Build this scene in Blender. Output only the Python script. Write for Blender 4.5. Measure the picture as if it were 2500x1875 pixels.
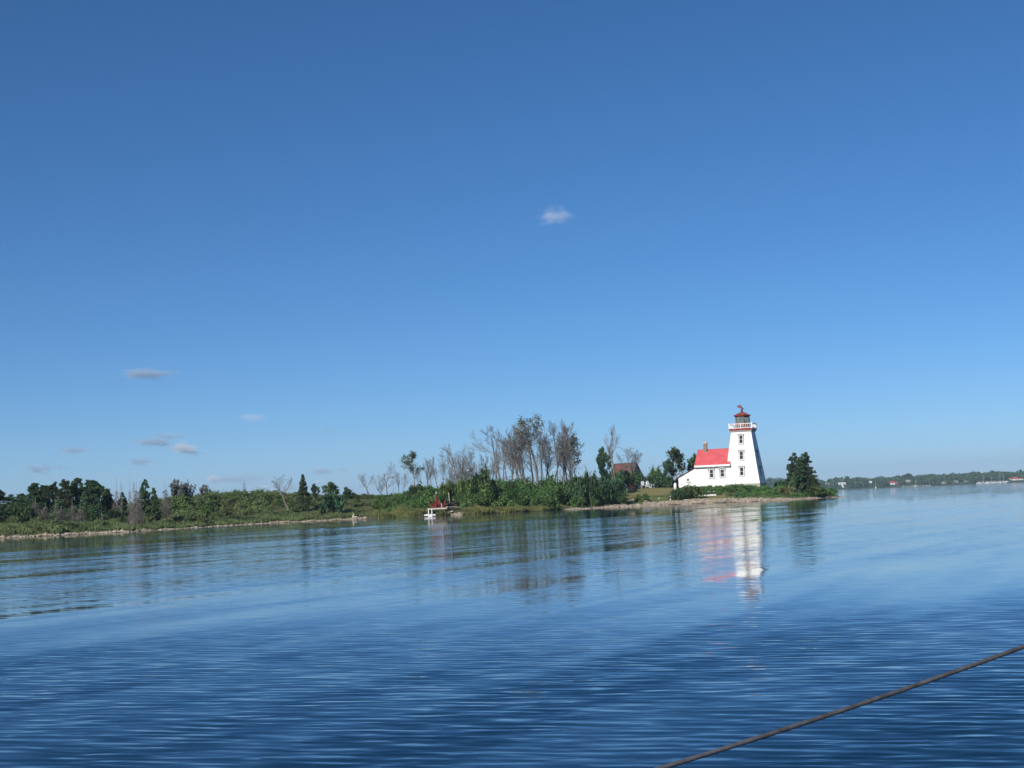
import bpy, bmesh, math, random
import numpy as np
from mathutils import Matrix, Vector, Euler

scene = bpy.context.scene
for o in list(bpy.data.objects):
    bpy.data.objects.remove(o)
col = scene.collection
R = math.radians

# ------------------------------------------------------------------ camera
FPX = 3756.0                      # focal length in photo pixels (photo 2500 x 1875)
CAMH = 1.5                        # eye height above the water
PITCH = math.atan(287.3 / FPX)
ROLL = R(2.325)
cF = np.array([0, math.cos(PITCH), math.sin(PITCH)])
_u0 = np.array([0, -math.sin(PITCH), math.cos(PITCH)])
_r0 = np.array([1.0, 0, 0])
cU = _u0 * math.cos(ROLL) + _r0 * math.sin(ROLL)
cR = _r0 * math.cos(ROLL) - _u0 * math.sin(ROLL)
cam_d = bpy.data.cameras.new('camera')
cam_d.sensor_fit = 'HORIZONTAL'
cam_d.sensor_width = 36.0
cam_d.lens = 36.0 * FPX / 2500.0
cam_d.clip_start = 0.1
cam_d.clip_end = 60000
cam = bpy.data.objects.new('camera', cam_d)
col.objects.link(cam)
cam.matrix_world = Matrix(((cR[0], cU[0], -cF[0], 0), (cR[1], cU[1], -cF[1], 0),
                           (cR[2], cU[2], -cF[2], CAMH), (0, 0, 0, 1)))
scene.camera = cam

# ------------------------------------------------------------------ sky and sun
SUN_EL, SUN_AZ = R(32), R(34)     # sun stands behind the camera, to its left
world = bpy.data.worlds.new('World')
scene.world = world
world.use_nodes = True
wn = world.node_tree.nodes
bg = wn['Background']
sky = wn.new('ShaderNodeTexSky')
sky.sky_type = 'NISHITA'
sky.sun_disc = False
sky.sun_elevation = SUN_EL
sky.sun_rotation = R(180) + SUN_AZ
sky.air_density = 0.62
sky.dust_density = 0.15
sky.ozone_density = 9.5
sat = wn.new('ShaderNodeHueSaturation'); sat.inputs['Saturation'].default_value = 1.08
world.node_tree.links.new(sky.outputs[0], sat.inputs['Color'])
tint = wn.new('ShaderNodeMix'); tint.data_type = 'RGBA'; tint.blend_type = 'MULTIPLY'; tint.inputs[0].default_value = 1.0
tint.inputs[7].default_value = (1.06, 1.0, .90, 1)
world.node_tree.links.new(sat.outputs[0], tint.inputs[6]); world.node_tree.links.new(tint.outputs[2], bg.inputs[0])
bg.inputs[1].default_value = 0.109

sun_d = bpy.data.lights.new('sun', 'SUN')
sun_d.energy = 5.0
sun_d.angle = R(0.53)
sun_d.color = (1.0, 0.95, 0.87)
sun = bpy.data.objects.new('sun', sun_d)
col.objects.link(sun)
sdir = Vector((-math.sin(SUN_AZ) * math.cos(SUN_EL), -math.cos(SUN_AZ) * math.cos(SUN_EL), math.sin(SUN_EL)))
sun.rotation_euler = sdir.to_track_quat('Z', 'Y').to_euler()
sun.location = (-40, -40, 60)

vs = scene.view_settings
vs.view_transform = 'Standard'
vs.look = 'None'
vs.exposure = 0.0
vs.gamma = 1.0
vs.use_curve_mapping = False
scene.render.engine = 'CYCLES'
cy = scene.cycles
cy.max_bounces = 6
cy.diffuse_bounces = 3
cy.glossy_bounces = 3
cy.transmission_bounces = 4
cy.transparent_max_bounces = 6
cy.volume_bounces = 2
cy.sample_clamp_indirect = 6.0
cy.caustics_reflective = False
cy.caustics_refractive = False

# ------------------------------------------------------------------ pixel <-> place
def ray(px, py):
    d = cF + (px - 1250.0) / FPX * cR + (937.5 - py) / FPX * cU
    return d / d[1]
def at(px, py, Y):
    return np.array([0, 0, CAMH]) + ray(px, py) * Y
def proj(p):
    v = np.asarray(p, float) - np.array([0, 0, CAMH])
    w = v @ cF
    return 1250 + FPX * (v @ cR) / w, 937.5 - FPX * (v @ cU) / w
def xat(px, Y, z):
    X = (px - 1250) / FPX * Y
    for _ in range(4):
        X += (px - proj((X, Y, z))[0]) * Y / FPX
    return X
def zat(X, Y, py):
    z = 3.0
    for _ in range(5):
        z += (proj((X, Y, z))[1] - py) * Y / FPX
    return z

# ------------------------------------------------------------------ the island's outline and relief
SHORE = [(-1300, 128), (-700, 137), (-300, 143), (0, 148), (120, 151), (250, 156), (330, 160), (400, 168), (500, 182), (580, 190), (650, 197),
         (750, 203), (850, 206), (950, 204), (1050, 203), (1120, 205), (1200, 209), (1280, 214), (1350, 222), (1450, 236),
         (1520, 242), (1600, 246), (1680, 246), (1740, 245), (1800, 243), (1880, 244), (1930, 250), (1980, 257), (2030, 266),
         (2056, 279)]
_px = np.array([s[0] for s in SHORE], float)
_sy = np.array([s[1] for s in SHORE], float)
_fine = np.arange(-1300, 2057, 14.0)
_rs = np.random.RandomState(5)
_fy = np.interp(_fine, _px, _sy) + np.convolve(_rs.normal(0, 1.0, len(_fine)), [.25, .5, .25], 'same') * 1.1
front = [(xat(p, y, 0), y) for p, y in zip(_fine, _fy)] + [(xat(2060, 281, 0), 281)]
back = [(xat(2052, 292, 0), 292), (xat(2000, 312, 0), 312), (xat(1900, 330, 0), 330), (xat(1700, 348, 0), 348), (xat(1300, 362, 0), 362),
        (xat(800, 350, 0), 350), (xat(300, 340, 0), 340), (xat(-1300, 330, 0), 330)]
POLY = np.array(front + back)
def sdist(X, Y):
    X = np.atleast_1d(np.asarray(X, float)); Y = np.atleast_1d(np.asarray(Y, float))
    if X.size <= 64:
        A = POLY; B = np.roll(POLY, -1, 0); D = B - A
        t = np.clip(((X[:, None] - A[:, 0]) * D[:, 0] + (Y[:, None] - A[:, 1]) * D[:, 1]) / ((D ** 2).sum(1) + 1e-12), 0, 1)
        b2 = ((X[:, None] - A[:, 0] - t * D[:, 0]) ** 2 + (Y[:, None] - A[:, 1] - t * D[:, 1]) ** 2).min(1)
        c = ((A[:, 1] > Y[:, None]) != (B[:, 1] > Y[:, None])) & (X[:, None] < D[:, 0] * (Y[:, None] - A[:, 1]) / (D[:, 1] + 1e-12) + A[:, 0])
        return np.where(c.sum(1) % 2 == 1, 1, -1) * np.sqrt(b2)
    best = np.full(X.shape, 1e18); inside = np.zeros(X.shape, bool)
    n = len(POLY)
    for i in range(n):
        ax, ay = POLY[i]; bx, by = POLY[(i + 1) % n]
        dx, dy = bx - ax, by - ay
        t = np.clip(((X - ax) * dx + (Y - ay) * dy) / (dx * dx + dy * dy + 1e-12), 0, 1)
        best = np.minimum(best, (X - ax - t * dx) ** 2 + (Y - ay - t * dy) ** 2)
        c = (ay > Y) != (by > Y)
        inside ^= c & (X < (bx - ax) * (Y - ay) / (by - ay + 1e-12) + ax)
    return np.where(inside, 1, -1) * np.sqrt(best)
def relief(sd, X, Y):
    z = np.interp(sd, [-30, -8, -2, 0, 1.5, 4, 8, 15, 25, 40, 60], [-4, -1.6, -.35, 0.0, .22, .55, .95, 1.75, 2.75, 3.2, 3.5])
    m = np.clip(sd / 6, 0, 1)
    z += m * (0.12 * np.sin(X * .31 + 1.3) * np.cos(Y * .27) + .07 * np.sin(X * .83) * np.sin(Y * .71 + 2))
    return z
def ground(X, Y):
    return float(relief(sdist(X, Y), np.atleast_1d(X), np.atleast_1d(Y))[0])
def on_ground(px, Y):
    z = 2.0
    for _ in range(3):
        X = xat(px, Y, z); z = ground(X, Y)
    return X, Y, z
def pick(px, py, y0=140, y1=330):
    """the spot of the island's ground that pixel (px, py) looks at"""
    Y = y0
    while Y < y1:
        p = at(px, py, Y)
        if ground(p[0], Y) > max(p[2], 0.02):
            return p[0], Y, ground(p[0], Y)
        Y += 0.5
    return on_ground(px, y1)

# ------------------------------------------------------------------ materials
def node_mat(name):
    m = bpy.data.materials.new(name); m.use_nodes = True
    nt = m.node_tree
    return m, nt, nt.nodes, nt.links, nt.nodes['Principled BSDF']
def ramp(nodes, stops):
    r = nodes.new('ShaderNodeValToRGB')
    e = r.color_ramp.elements
    while len(e) < len(stops): e.new(0.5)
    for i, (p, c) in enumerate(stops):
        e[i].position = p; e[i].color = (*c, 1)
    return r
def surf(name, c, rough=.7, var=.15, scale=3.0, bump=0.0, metal=0.0, c2=None, spec=.3):
    """a plain surface with a little uneven tone, wear and relief"""
    m, nt, N, L, b = node_mat(name)
    tc = N.new('ShaderNodeTexCoord')
    n1 = N.new('ShaderNodeTexNoise'); n1.inputs['Scale'].default_value = scale; n1.inputs['Detail'].default_value = 6
    L.new(tc.outputs['Object'], n1.inputs['Vector'])
    lo = tuple(x * (1 - var) for x in c); hi = c2 if c2 else tuple(min(1, x * (1 + var)) for x in c)
    r = ramp(N, [(.3, lo), (.7, hi)])
    L.new(n1.outputs['Fac'], r.inputs['Fac']); L.new(r.outputs['Color'], b.inputs['Base Color'])
    b.inputs['Roughness'].default_value = rough; b.inputs['Metallic'].default_value = metal
    b.inputs['Specular IOR Level'].default_value = spec
    if bump:
        n2 = N.new('ShaderNodeTexNoise'); n2.inputs['Scale'].default_value = scale * 6; n2.inputs['Detail'].default_value = 4
        L.new(tc.outputs['Object'], n2.inputs['Vector'])
        bp = N.new('ShaderNodeBump'); bp.inputs['Strength'].default_value = .5; bp.inputs['Distance'].default_value = bump
        L.new(n2.outputs['Fac'], bp.inputs['Height']); L.new(bp.outputs['Normal'], b.inputs['Normal'])
    return m
def leaf(name, c1, c2, c3=None, trans=.36):
    """foliage: every leaf has its own tone, every plant its own cast"""
    m, nt, N, L, b = node_mat(name)
    g = N.new('ShaderNodeNewGeometry'); oi = N.new('ShaderNodeObjectInfo')
    r = ramp(N, [(0, c1), (.55, c2), (1, c3 or c2)])
    L.new(g.outputs['Random Per Island'], r.inputs['Fac'])
    nz = N.new('ShaderNodeTexNoise'); nz.inputs['Scale'].default_value = .35; nz.inputs['Detail'].default_value = 3
    L.new(g.outputs['Position'], nz.inputs['Vector'])
    hs = N.new('ShaderNodeHueSaturation')
    mr = N.new('ShaderNodeMapRange'); mr.inputs[1].default_value = .3; mr.inputs[2].default_value = .7
    mr.inputs[3].default_value = .58; mr.inputs[4].default_value = 1.38
    L.new(nz.outputs['Fac'], mr.inputs[0])
    ml = N.new('ShaderNodeMath'); ml.operation = 'MULTIPLY'
    mo = N.new('ShaderNodeMapRange'); mo.inputs[3].default_value = .78; mo.inputs[4].default_value = 1.22
    L.new(oi.outputs['Random'], mo.inputs[0])
    L.new(mr.outputs[0], ml.inputs[0]); L.new(mo.outputs[0], ml.inputs[1])
    L.new(ml.outputs[0], hs.inputs['Value']); L.new(r.outputs['Color'], hs.inputs['Color'])
    mh = N.new('ShaderNodeMapRange'); mh.inputs[3].default_value = .475; mh.inputs[4].default_value = .52
    nh = N.new('ShaderNodeTexNoise'); nh.inputs['Scale'].default_value = .17; nh.inputs['Detail'].default_value = 3
    L.new(g.outputs['Position'], nh.inputs['Vector']); ad = N.new('ShaderNodeMath'); ad.operation = 'ADD'; L.new(nh.outputs['Fac'], ad.inputs[0])
    ob = N.new('ShaderNodeMath'); ob.operation = 'MULTIPLY_ADD'; ob.inputs[1].default_value = .5; ob.inputs[2].default_value = -.25; L.new(oi.outputs['Random'], ob.inputs[0]); L.new(ob.outputs[0], ad.inputs[1])
    mh.inputs[1].default_value = .2; mh.inputs[2].default_value = .8; mh.inputs[3].default_value = .455; mh.inputs[4].default_value = .535
    L.new(ad.outputs[0], mh.inputs[0]); L.new(mh.outputs[0], hs.inputs['Hue'])
    L.new(hs.outputs['Color'], b.inputs['Base Color'])
    b.inputs['Roughness'].default_value = .6; b.inputs['Specular IOR Level'].default_value = .25
    tr = N.new('ShaderNodeBsdfTranslucent'); L.new(hs.outputs['Color'], tr.inputs['Color'])
    mx = N.new('ShaderNodeMixShader'); mx.inputs[0].default_value = trans
    L.new(b.outputs[0], mx.inputs[1]); L.new(tr.outputs[0], mx.inputs[2])
    L.new(mx.outputs[0], N['Material Output'].inputs['Surface'])
    return m

M = {}
M['white'] = surf('white_render', (.80, .80, .785), .6, .10, .55, .006)
M['trim_white'] = surf('white_paint', (.80, .80, .79), .5, .03, 2)
M['roof_red'] = surf('red_metal_roof', (.60, .105, .11), .5, .12, .8, .003, spec=.5)
M['trim_red'] = surf('red_trim', (.30, .03, .03), .5, .15, 3)
M['lantern_red'] = surf('weathered_red_copper', (.22, .062, .042), .5, .25, 1.5)
M['brown_trim'] = surf('brown_trim', (.085, .03, .03), .6, .15, 3)
M['soffit'] = surf('grey_paint', (.42, .40, .37), .6, .1, 3)
M['chimney'] = surf('chimney_masonry', (.25, .19, .15), .85, .35, 5, .01)
M['cap'] = surf('pale_mortar', (.5, .47, .4), .85, .2, 5, .01)
M['foundation'] = surf('stone_foundation', (.36, .34, .29), .9, .25, 3, .02)
M['shingle'] = surf('dark_shingle', (.10, .045, .045), .8, .25, 4, .01)
M['glass'] = surf('window_glass', (.035, .03, .033), .12, .2, 1.0, spec=.5)
M['lens'] = surf('lens_glass', (.35, .42, .40), .15, .1, 2)
M['dark_metal'] = surf('dark_metal', (.05, .045, .045), .5, .2, 3)
M['barn_roof'] = surf('rusty_roof', (.13, .06, .05), .7, .35, .9, .01)
M['barn_wall'] = surf('grey_boards', (.30, .30, .30), .8, .2, 2, .01)
M['chair_white'] = surf('chair_white', (.78, .78, .76), .5, .05, 3)
M['chair_grey'] = surf('weathered_chair', (.42, .42, .36), .7, .2, 4)
M['chair_red'] = surf('chair_red', (.20, .024, .022), .55, .15, 3)
M['umbrella_red'] = surf('red_canvas', (.19, .032, .028), .8, .2, 3)
M['deck'] = surf('weathered_deck', (.42, .38, .30), .8, .2, 3, .005)
M['concrete'] = surf('pale_concrete', (.60, .57, .50), .85, .15, 2, .01)
M['driftwood'] = surf('driftwood', (.52, .47, .38), .85, .2, 5, .01)
M['darkwood'] = surf('dark_wood', (.035, .03, .025), .8, .3, 5, .01)
M['tarp'] = surf('dark_tarp', (.03, .035, .045), .6, .3, 3, .01)
M['black'] = surf('black_rubber', (.02, .02, .02), .7, .1, 3)
M['rope'] = surf('grey_rope', (.075, .073, .082), .8, .45, 45, .0008)
M['bark'] = surf('grey_bark', (.175, .160, .145), .9, .3, 1.2, .01)
M['bark_pale'] = surf('bleached_bark', (.24, .22, .20), .9, .3, 1.2, .01)
M['bark_brown'] = surf('dark_bark', (.055, .045, .036), .9, .3, 1.5, .01)
M['twig_grey'] = surf('dead_twigs', (.20, .18, .16), .9, .3, .8)
M['leaf_mid'] = leaf('leaf_mid', (0.056, 0.120, 0.035), (0.112, 0.199, 0.056), (0.183, 0.255, 0.079))
M['leaf_dark'] = leaf('leaf_dark', (0.035, 0.079, 0.039), (0.067, 0.131, 0.054), (0.112, 0.176, 0.072))
M['leaf_olive'] = leaf('leaf_olive', (0.095, 0.135, 0.050), (0.160, 0.207, 0.077), (0.255, 0.262, 0.120))
M['leaf_reed'] = leaf('leaf_reed', (0.127, 0.207, 0.056), (0.207, 0.270, 0.079), (0.303, 0.318, 0.144))
M['leaf_cedar'] = leaf('leaf_cedar', (0.041, 0.088, 0.048), (0.083, 0.140, 0.067), (0.135, 0.192, 0.088))
M['leaf_pine'] = leaf('leaf_pine', (0.041, 0.086, 0.045), (0.083, 0.143, 0.063), (0.138, 0.193, 0.079))
M['leaf_grey'] = leaf('leaf_grey', (0.127, 0.151, 0.120), (0.192, 0.215, 0.176), (0.270, 0.287, 0.238))
M['leaf_far'] = leaf('leaf_far', (0.048, 0.088, 0.039), (0.077, 0.127, 0.050), (0.112, 0.160, 0.063))
M['stone'] = surf('shore_stone', (.24, .19, .14), .9, .3, 1.6, .02, c2=(.50, .42, .32))
M['stone_grey'] = surf('grey_stone', (.20, .195, .17), .9, .25, 1.5, .02, c2=(.40, .38, .33))
M['stone_wet'] = surf('dark_stone', (.10, .09, .075), .6, .3, 1.5, .02)
M['turbine'] = surf('turbine_white', (.82, .82, .82), .4, .02, .1)
M['house_white'] = surf('far_white', (.80, .80, .78), .6, .05, .3)
M['house_pale'] = surf('far_pale', (.45, .44, .40), .7, .1, .3)
M['roof_far_red'] = surf('far_red_roof', (.42, .09, .06), .7, .15, .3)
M['roof_far_grey'] = surf('far_grey_roof', (.22, .22, .22), .7, .15, .3)
M['red_far'] = surf('far_red_wall', (.40, .06, .06), .7, .15, .3)

# ------------------------------------------------------------------ mesh helpers
class MB:
    """collects vertices and faces for ONE mesh object"""
    def __init__(self): self.v = []; self.f = []
    def add(self, vs, fs):
        k = len(self.v); self.v.extend([tuple(map(float, p)) for p in vs]); self.f.extend([tuple(i + k for i in f) for f in fs]); return self
    def box(self, c, s, rot=None):
        x, y, z = s[0] / 2, s[1] / 2, s[2] / 2
        vs = [Vector(p) for p in ((-x, -y, -z), (x, -y, -z), (x, y, -z), (-x, y, -z), (-x, -y, z), (x, -y, z), (x, y, z), (-x, y, z))]
        if rot is not None:
            rm = Euler(rot).to_matrix(); vs = [rm @ p for p in vs]
        return self.add([(p.x + c[0], p.y + c[1], p.z + c[2]) for p in vs],
                        [(0, 3, 2, 1), (4, 5, 6, 7), (0, 1, 5, 4), (1, 2, 6, 5), (2, 3, 7, 6), (3, 0, 4, 7)])
    def hexa(self, lo, hi):
        """eight corners: four below, four above, both counter-clockwise"""
        return self.add(list(lo) + list(hi), [(0, 3, 2, 1), (4, 5, 6, 7), (0, 1, 5, 4), (1, 2, 6, 5), (2, 3, 7, 6), (3, 0, 4, 7)])
    def prism(self, poly, a, b, axis='y'):
        n = len(poly)
        def pt(p, t): return (p[0], t, p[1]) if axis == 'y' else ((t, p[0], p[1]) if axis == 'x' else (p[0], p[1], t))
        return self.add([pt(p, a) for p in poly] + [pt(p, b) for p in poly],
                        [tuple(range(n))[::-1], tuple(range(n, 2 * n))] + [(i, (i + 1) % n, n + (i + 1) % n, n + i) for i in range(n)])
    def tube(self, pts, rad, k=8, cap=True):
        pts = [Vector(p) for p in pts]; n = len(pts)
        if not hasattr(rad, '__len__'): rad = [rad] * n
        vs = []
        for i, p in enumerate(pts):
            d = (pts[min(i + 1, n - 1)] - pts[max(i - 1, 0)]).normalized()
            a = d.cross(Vector((0.31, .87, .21))).normalized(); b = d.cross(a)
            for j in range(k):
                t = 2 * math.pi * j / k; q = p + (a * math.cos(t) + b * math.sin(t)) * rad[i]; vs.append((q.x, q.y, q.z))
        fs = [(i * k + j, i * k + (j + 1) % k, (i + 1) * k + (j + 1) % k, (i + 1) * k + j) for i in range(n - 1) for j in range(k)]
        if cap: fs += [tuple(range(k))[::-1], tuple(range((n - 1) * k, n * k))]
        return self.add(vs, fs)
    def lathe(self, prof, k=16, c=(0, 0, 0), phase=0.0):
        vs = []
        for r, z in prof:
            for j in range(k):
                t = 2 * math.pi * j / k + phase; vs.append((c[0] + r * math.cos(t), c[1] + r * math.sin(t), c[2] + z))
        n = len(prof)
        fs = [(i * k + j, i * k + (j + 1) % k, (i + 1) * k + (j + 1) % k, (i + 1) * k + j) for i in range(n - 1) for j in range(k)]
        fs += [tuple(range(k))[::-1], tuple(range((n - 1) * k, n * k))]
        return self.add(vs, fs)
    def mesh(self, name, mat):
        me = bpy.data.meshes.new(name); me.from_pydata(self.v, [], self.f)
        if mat: me.materials.append(mat)
        me.validate(); me.update(); return me
    def build(self, name, mat, parent=None, bevel=0.0, smooth=False):
        me = self.mesh(name, mat)
        o = bpy.data.objects.new(name, me); col.objects.link(o)
        if parent: o.parent = parent
        if smooth: me.polygons.foreach_set('use_smooth', [True] * len(me.polygons))
        if bevel:
            bv = o.modifiers.new('bevel', 'BEVEL'); bv.width = bevel; bv.segments = 1; bv.limit_method = 'ANGLE'
        return o
def np_mesh(name, V, F, mat, smooth=False):
    """F: (n,3) or (n,4) array"""
    V = np.asarray(V, np.float32); F = np.asarray(F, np.int32); k = F.shape[1]
    me = bpy.data.meshes.new(name)
    me.vertices.add(len(V)); me.vertices.foreach_set('co', V.ravel())
    me.loops.add(F.size); me.loops.foreach_set('vertex_index', F.ravel())
    me.polygons.add(len(F)); me.polygons.foreach_set('loop_start', np.arange(0, F.size, k, dtype=np.int32))
    me.polygons.foreach_set('loop_total', np.full(len(F), k, np.int32))
    if smooth: me.polygons.foreach_set('use_smooth', np.ones(len(F), bool))
    if mat: me.materials.append(mat)
    me.update(calc_edges=True); return me
def obj(name, me, parent=None):
    o = bpy.data.objects.new(name, me); col.objects.link(o)
    if parent: o.parent = parent
    return o
def tag(o, label, cat=None, group=None, kind=None):
    o['label'] = label
    if cat: o['category'] = cat
    if group: o['group'] = group
    if kind: o['kind'] = kind
    return o
def thing(name, label, cat, loc=(0, 0, 0), rz=0.0, group=None):
    o = bpy.data.objects.new(name, None); col.objects.link(o); o.empty_display_size = .3
    o.location = loc; o.rotation_euler = (0, 0, rz)
    return tag(o, label, cat, group)
ORD = ['first', 'second', 'third', 'fourth', 'fifth', 'sixth', 'seventh', 'eighth', 'ninth', 'tenth', 'eleventh', 'twelfth', 'thirteenth',
       'fourteenth', 'fifteenth', 'sixteenth', 'seventeenth', 'eighteenth', 'nineteenth', 'twentieth', 'twenty-first', 'twenty-second', 'twenty-third', 'twenty-fourth', 'twenty-fifth', 'twenty-sixth', 'twenty-seventh', 'twenty-eighth', 'twenty-ninth', 'thirtieth']

# ------------------------------------------------------------------ water
def water_material():
    m, nt, N, L, b = node_mat('lake_water')
    g = N.new('ShaderNodeNewGeometry')
    sx = N.new('ShaderNodeSeparateXYZ'); L.new(g.outputs['Position'], sx.inputs[0])
    def field(scale, rot, seed, detail=2.0, rough=.5, dist=0.0):
        mp = N.new('ShaderNodeMapping'); mp.inputs['Rotation'].default_value = (0, 0, rot)
        mp.inputs['Location'].default_value = (seed * 1371.7, seed * 713.1, 0)
        # rotate first, then scale: two mappings
        L.new(g.outputs['Position'], mp.inputs['Vector'])
        m2 = N.new('ShaderNodeMapping'); m2.inputs['Scale'].default_value = (scale[0], scale[1], 1)
        L.new(mp.outputs[0], m2.inputs['Vector'])
        nz = N.new('ShaderNodeTexNoise'); nz.noise_dimensions = '2D'
        nz.inputs['Scale'].default_value = 1; nz.inputs['Detail'].default_value = detail
        nz.inputs['Roughness'].default_value = rough; nz.inputs['Distortion'].default_value = dist
        L.new(m2.outputs[0], nz.inputs['Vector'])
        return nz
    def math_(op, a, bb):
        q = N.new('ShaderNodeMath'); q.operation = op
        for i, v in enumerate((a, bb)):
            if hasattr(v, 'is_output') or not isinstance(v, (int, float)): L.new(v, q.inputs[i])
            else: q.inputs[i].default_value = v
        return q.outputs[0]
    def slopes(nz, ax, ay):
        sp = N.new('ShaderNodeSeparateColor'); L.new(nz.outputs['Color'], sp.inputs[0])
        a = math_('MULTIPLY', math_('SUBTRACT', sp.outputs[0], .5), ax)
        c = math_('MULTIPLY', math_('SUBTRACT', sp.outputs[1], .5), ay)
        return a, c
    def maprange(v, a, bb, c, d):
        q = N.new('ShaderNodeMapRange'); q.interpolation_type = 'SMOOTHSTEP'
        for i, x in enumerate((a, bb, c, d)): q.inputs[i + 1].default_value = x
        L.new(v, q.inputs[0]); return q.outputs[0]
    ripple = field((2.2, 13.0), R(17), 1, 2.5, .55, .4)
    ripple2 = field((1.5, 6.8), R(-3), 2, 2.5, .5, .4)
    chop = field((.45, 1.9), R(8), 3, 2.0)
    wake = field((.62, .055), R(27), 4, 2.0, .5, .5)
    wake2 = field((.17, .016), R(12), 5, 1.5, .5, .3)
    swell = field((.016, .14), R(-6), 6, 2.0, .5, .2)
    calm = field((.008, .024), R(-8), 10, 2.0, .5, .3)
    near = maprange(sx.outputs['Y'], 8, 25, 1.0, 0.0)
    patch = maprange(calm.outputs['Fac'], .40, .60, .14, .30)
    wk = maprange(wake.outputs['Fac'], .33, .67, .70, 1.28)
    amp = math_('MULTIPLY', math_('MAXIMUM', patch, near), wk)
    sxs, sys_ = [], []
    def crest(nz, ax, ay, mod):
        """short steep-backed ripples: thin bright crests, broad dark faces"""
        sp = N.new('ShaderNodeSeparateColor'); L.new(nz.outputs['Color'], sp.inputs[0])
        a = math_('MULTIPLY', math_('SUBTRACT', sp.outputs[0], .5), ax)
        c = math_('MULTIPLY', math_('SUBTRACT', math_('POWER', sp.outputs[1], 2.4), .210), ay)
        sxs.append(math_('MULTIPLY', a, mod)); sys_.append(math_('MULTIPLY', c, mod))
    crest(ripple, .13, .30, amp); crest(ripple2, .10, .20, amp)
    for rot, freq, dist, sd_, hgt in ((R(15), 1.75, 6.0, 3.0, .066), (R(28), 1.15, 7.0, 9.0, .044)):     # long-crested wind ripples
        mp = N.new('ShaderNodeMapping'); mp.inputs['Rotation'].default_value = (0, 0, rot); mp.inputs['Location'].default_value = (sd_, sd_ * 2.3, 0); L.new(g.outputs['Position'], mp.inputs['Vector'])
        m2 = N.new('ShaderNodeMapping'); m2.inputs['Scale'].default_value = (.5, 1, 1); L.new(mp.outputs[0], m2.inputs['Vector'])
        wv = N.new('ShaderNodeTexWave'); wv.bands_direction = 'Y'; wv.inputs['Scale'].default_value = freq; wv.inputs['Distortion'].default_value = dist; wv.inputs['Detail'].default_value = 2.5; wv.inputs['Detail Scale'].default_value = 1.1; wv.inputs['Detail Roughness'].default_value = .5
        L.new(m2.outputs[0], wv.inputs['Vector'])
        sys_.append(math_('MULTIPLY', math_('MULTIPLY', math_('SUBTRACT', math_('POWER', wv.outputs['Fac'], 1.8), .40), hgt), amp))
    sys_.append(math_('MULTIPLY', math_('MULTIPLY', near, wk), -.050))      # of steep ripples one sees the faces turned this way
    for nz, ax, ay, mod in ((chop, .03, .060, amp), (wake, .05, -.046, None), (wake2, .04, -.022, None), (swell, .01, .016, None)):
        if nz in (wake, wake2):
            v = math_('SUBTRACT', nz.outputs['Fac'], .5); a, c = math_('MULTIPLY', v, ax), math_('MULTIPLY', v, ay)
        else: a, c = slopes(nz, ax, ay)
        if mod is not None: a = math_('MULTIPLY', a, mod); c = math_('MULTIPLY', c, mod)
        sxs.append(a); sys_.append(c)
    def total(l):
        t = l[0]
        for q in l[1:]: t = math_('ADD', t, q)
        return t
    cb = N.new('ShaderNodeCombineXYZ')
    L.new(total(sxs), cb.inputs[0]); sm = N.new('ShaderNodeMath'); sm.operation = 'SMOOTH_MIN'; sm.inputs[1].default_value = .036; sm.inputs[2].default_value = .03   # lee sides of ripples are never steep
    L.new(total(sys_), sm.inputs[0]); L.new(sm.outputs[0], cb.inputs[1]); cb.inputs[2].default_value = 1
    nm = N.new('ShaderNodeVectorMath'); nm.operation = 'NORMALIZE'; L.new(cb.outputs[0], nm.inputs[0])
    L.new(nm.outputs[0], b.inputs['Normal'])
    b.inputs['Base Color'].default_value = (.004, .028, .060, 1)
    b.inputs['Roughness'].default_value = .03
    b.inputs['IOR'].default_value = 1.333
    b.inputs['Specular IOR Level'].default_value = .5
    return m
M['water'] = water_material()
ys = np.concatenate([np.linspace(-400, 0, 5), np.geomspace(4, 12000, 40)])
xs = np.concatenate([-np.geomspace(12000, 5, 22), [0], np.geomspace(5, 12000, 22)])
gx, gy = np.meshgrid(xs, ys)
V = np.stack([gx.ravel(), gy.ravel(), np.zeros(gx.size)], 1)
nx = len(xs)
F = [(j * nx + i, j * nx + i + 1, (j + 1) * nx + i + 1, (j + 1) * nx + i) for j in range(len(ys) - 1) for i in range(nx - 1)]
tag(obj('water', np_mesh('water', V, F, M['water'])), 'rippled dark blue lake water across the lower half', kind='structure')

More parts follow.
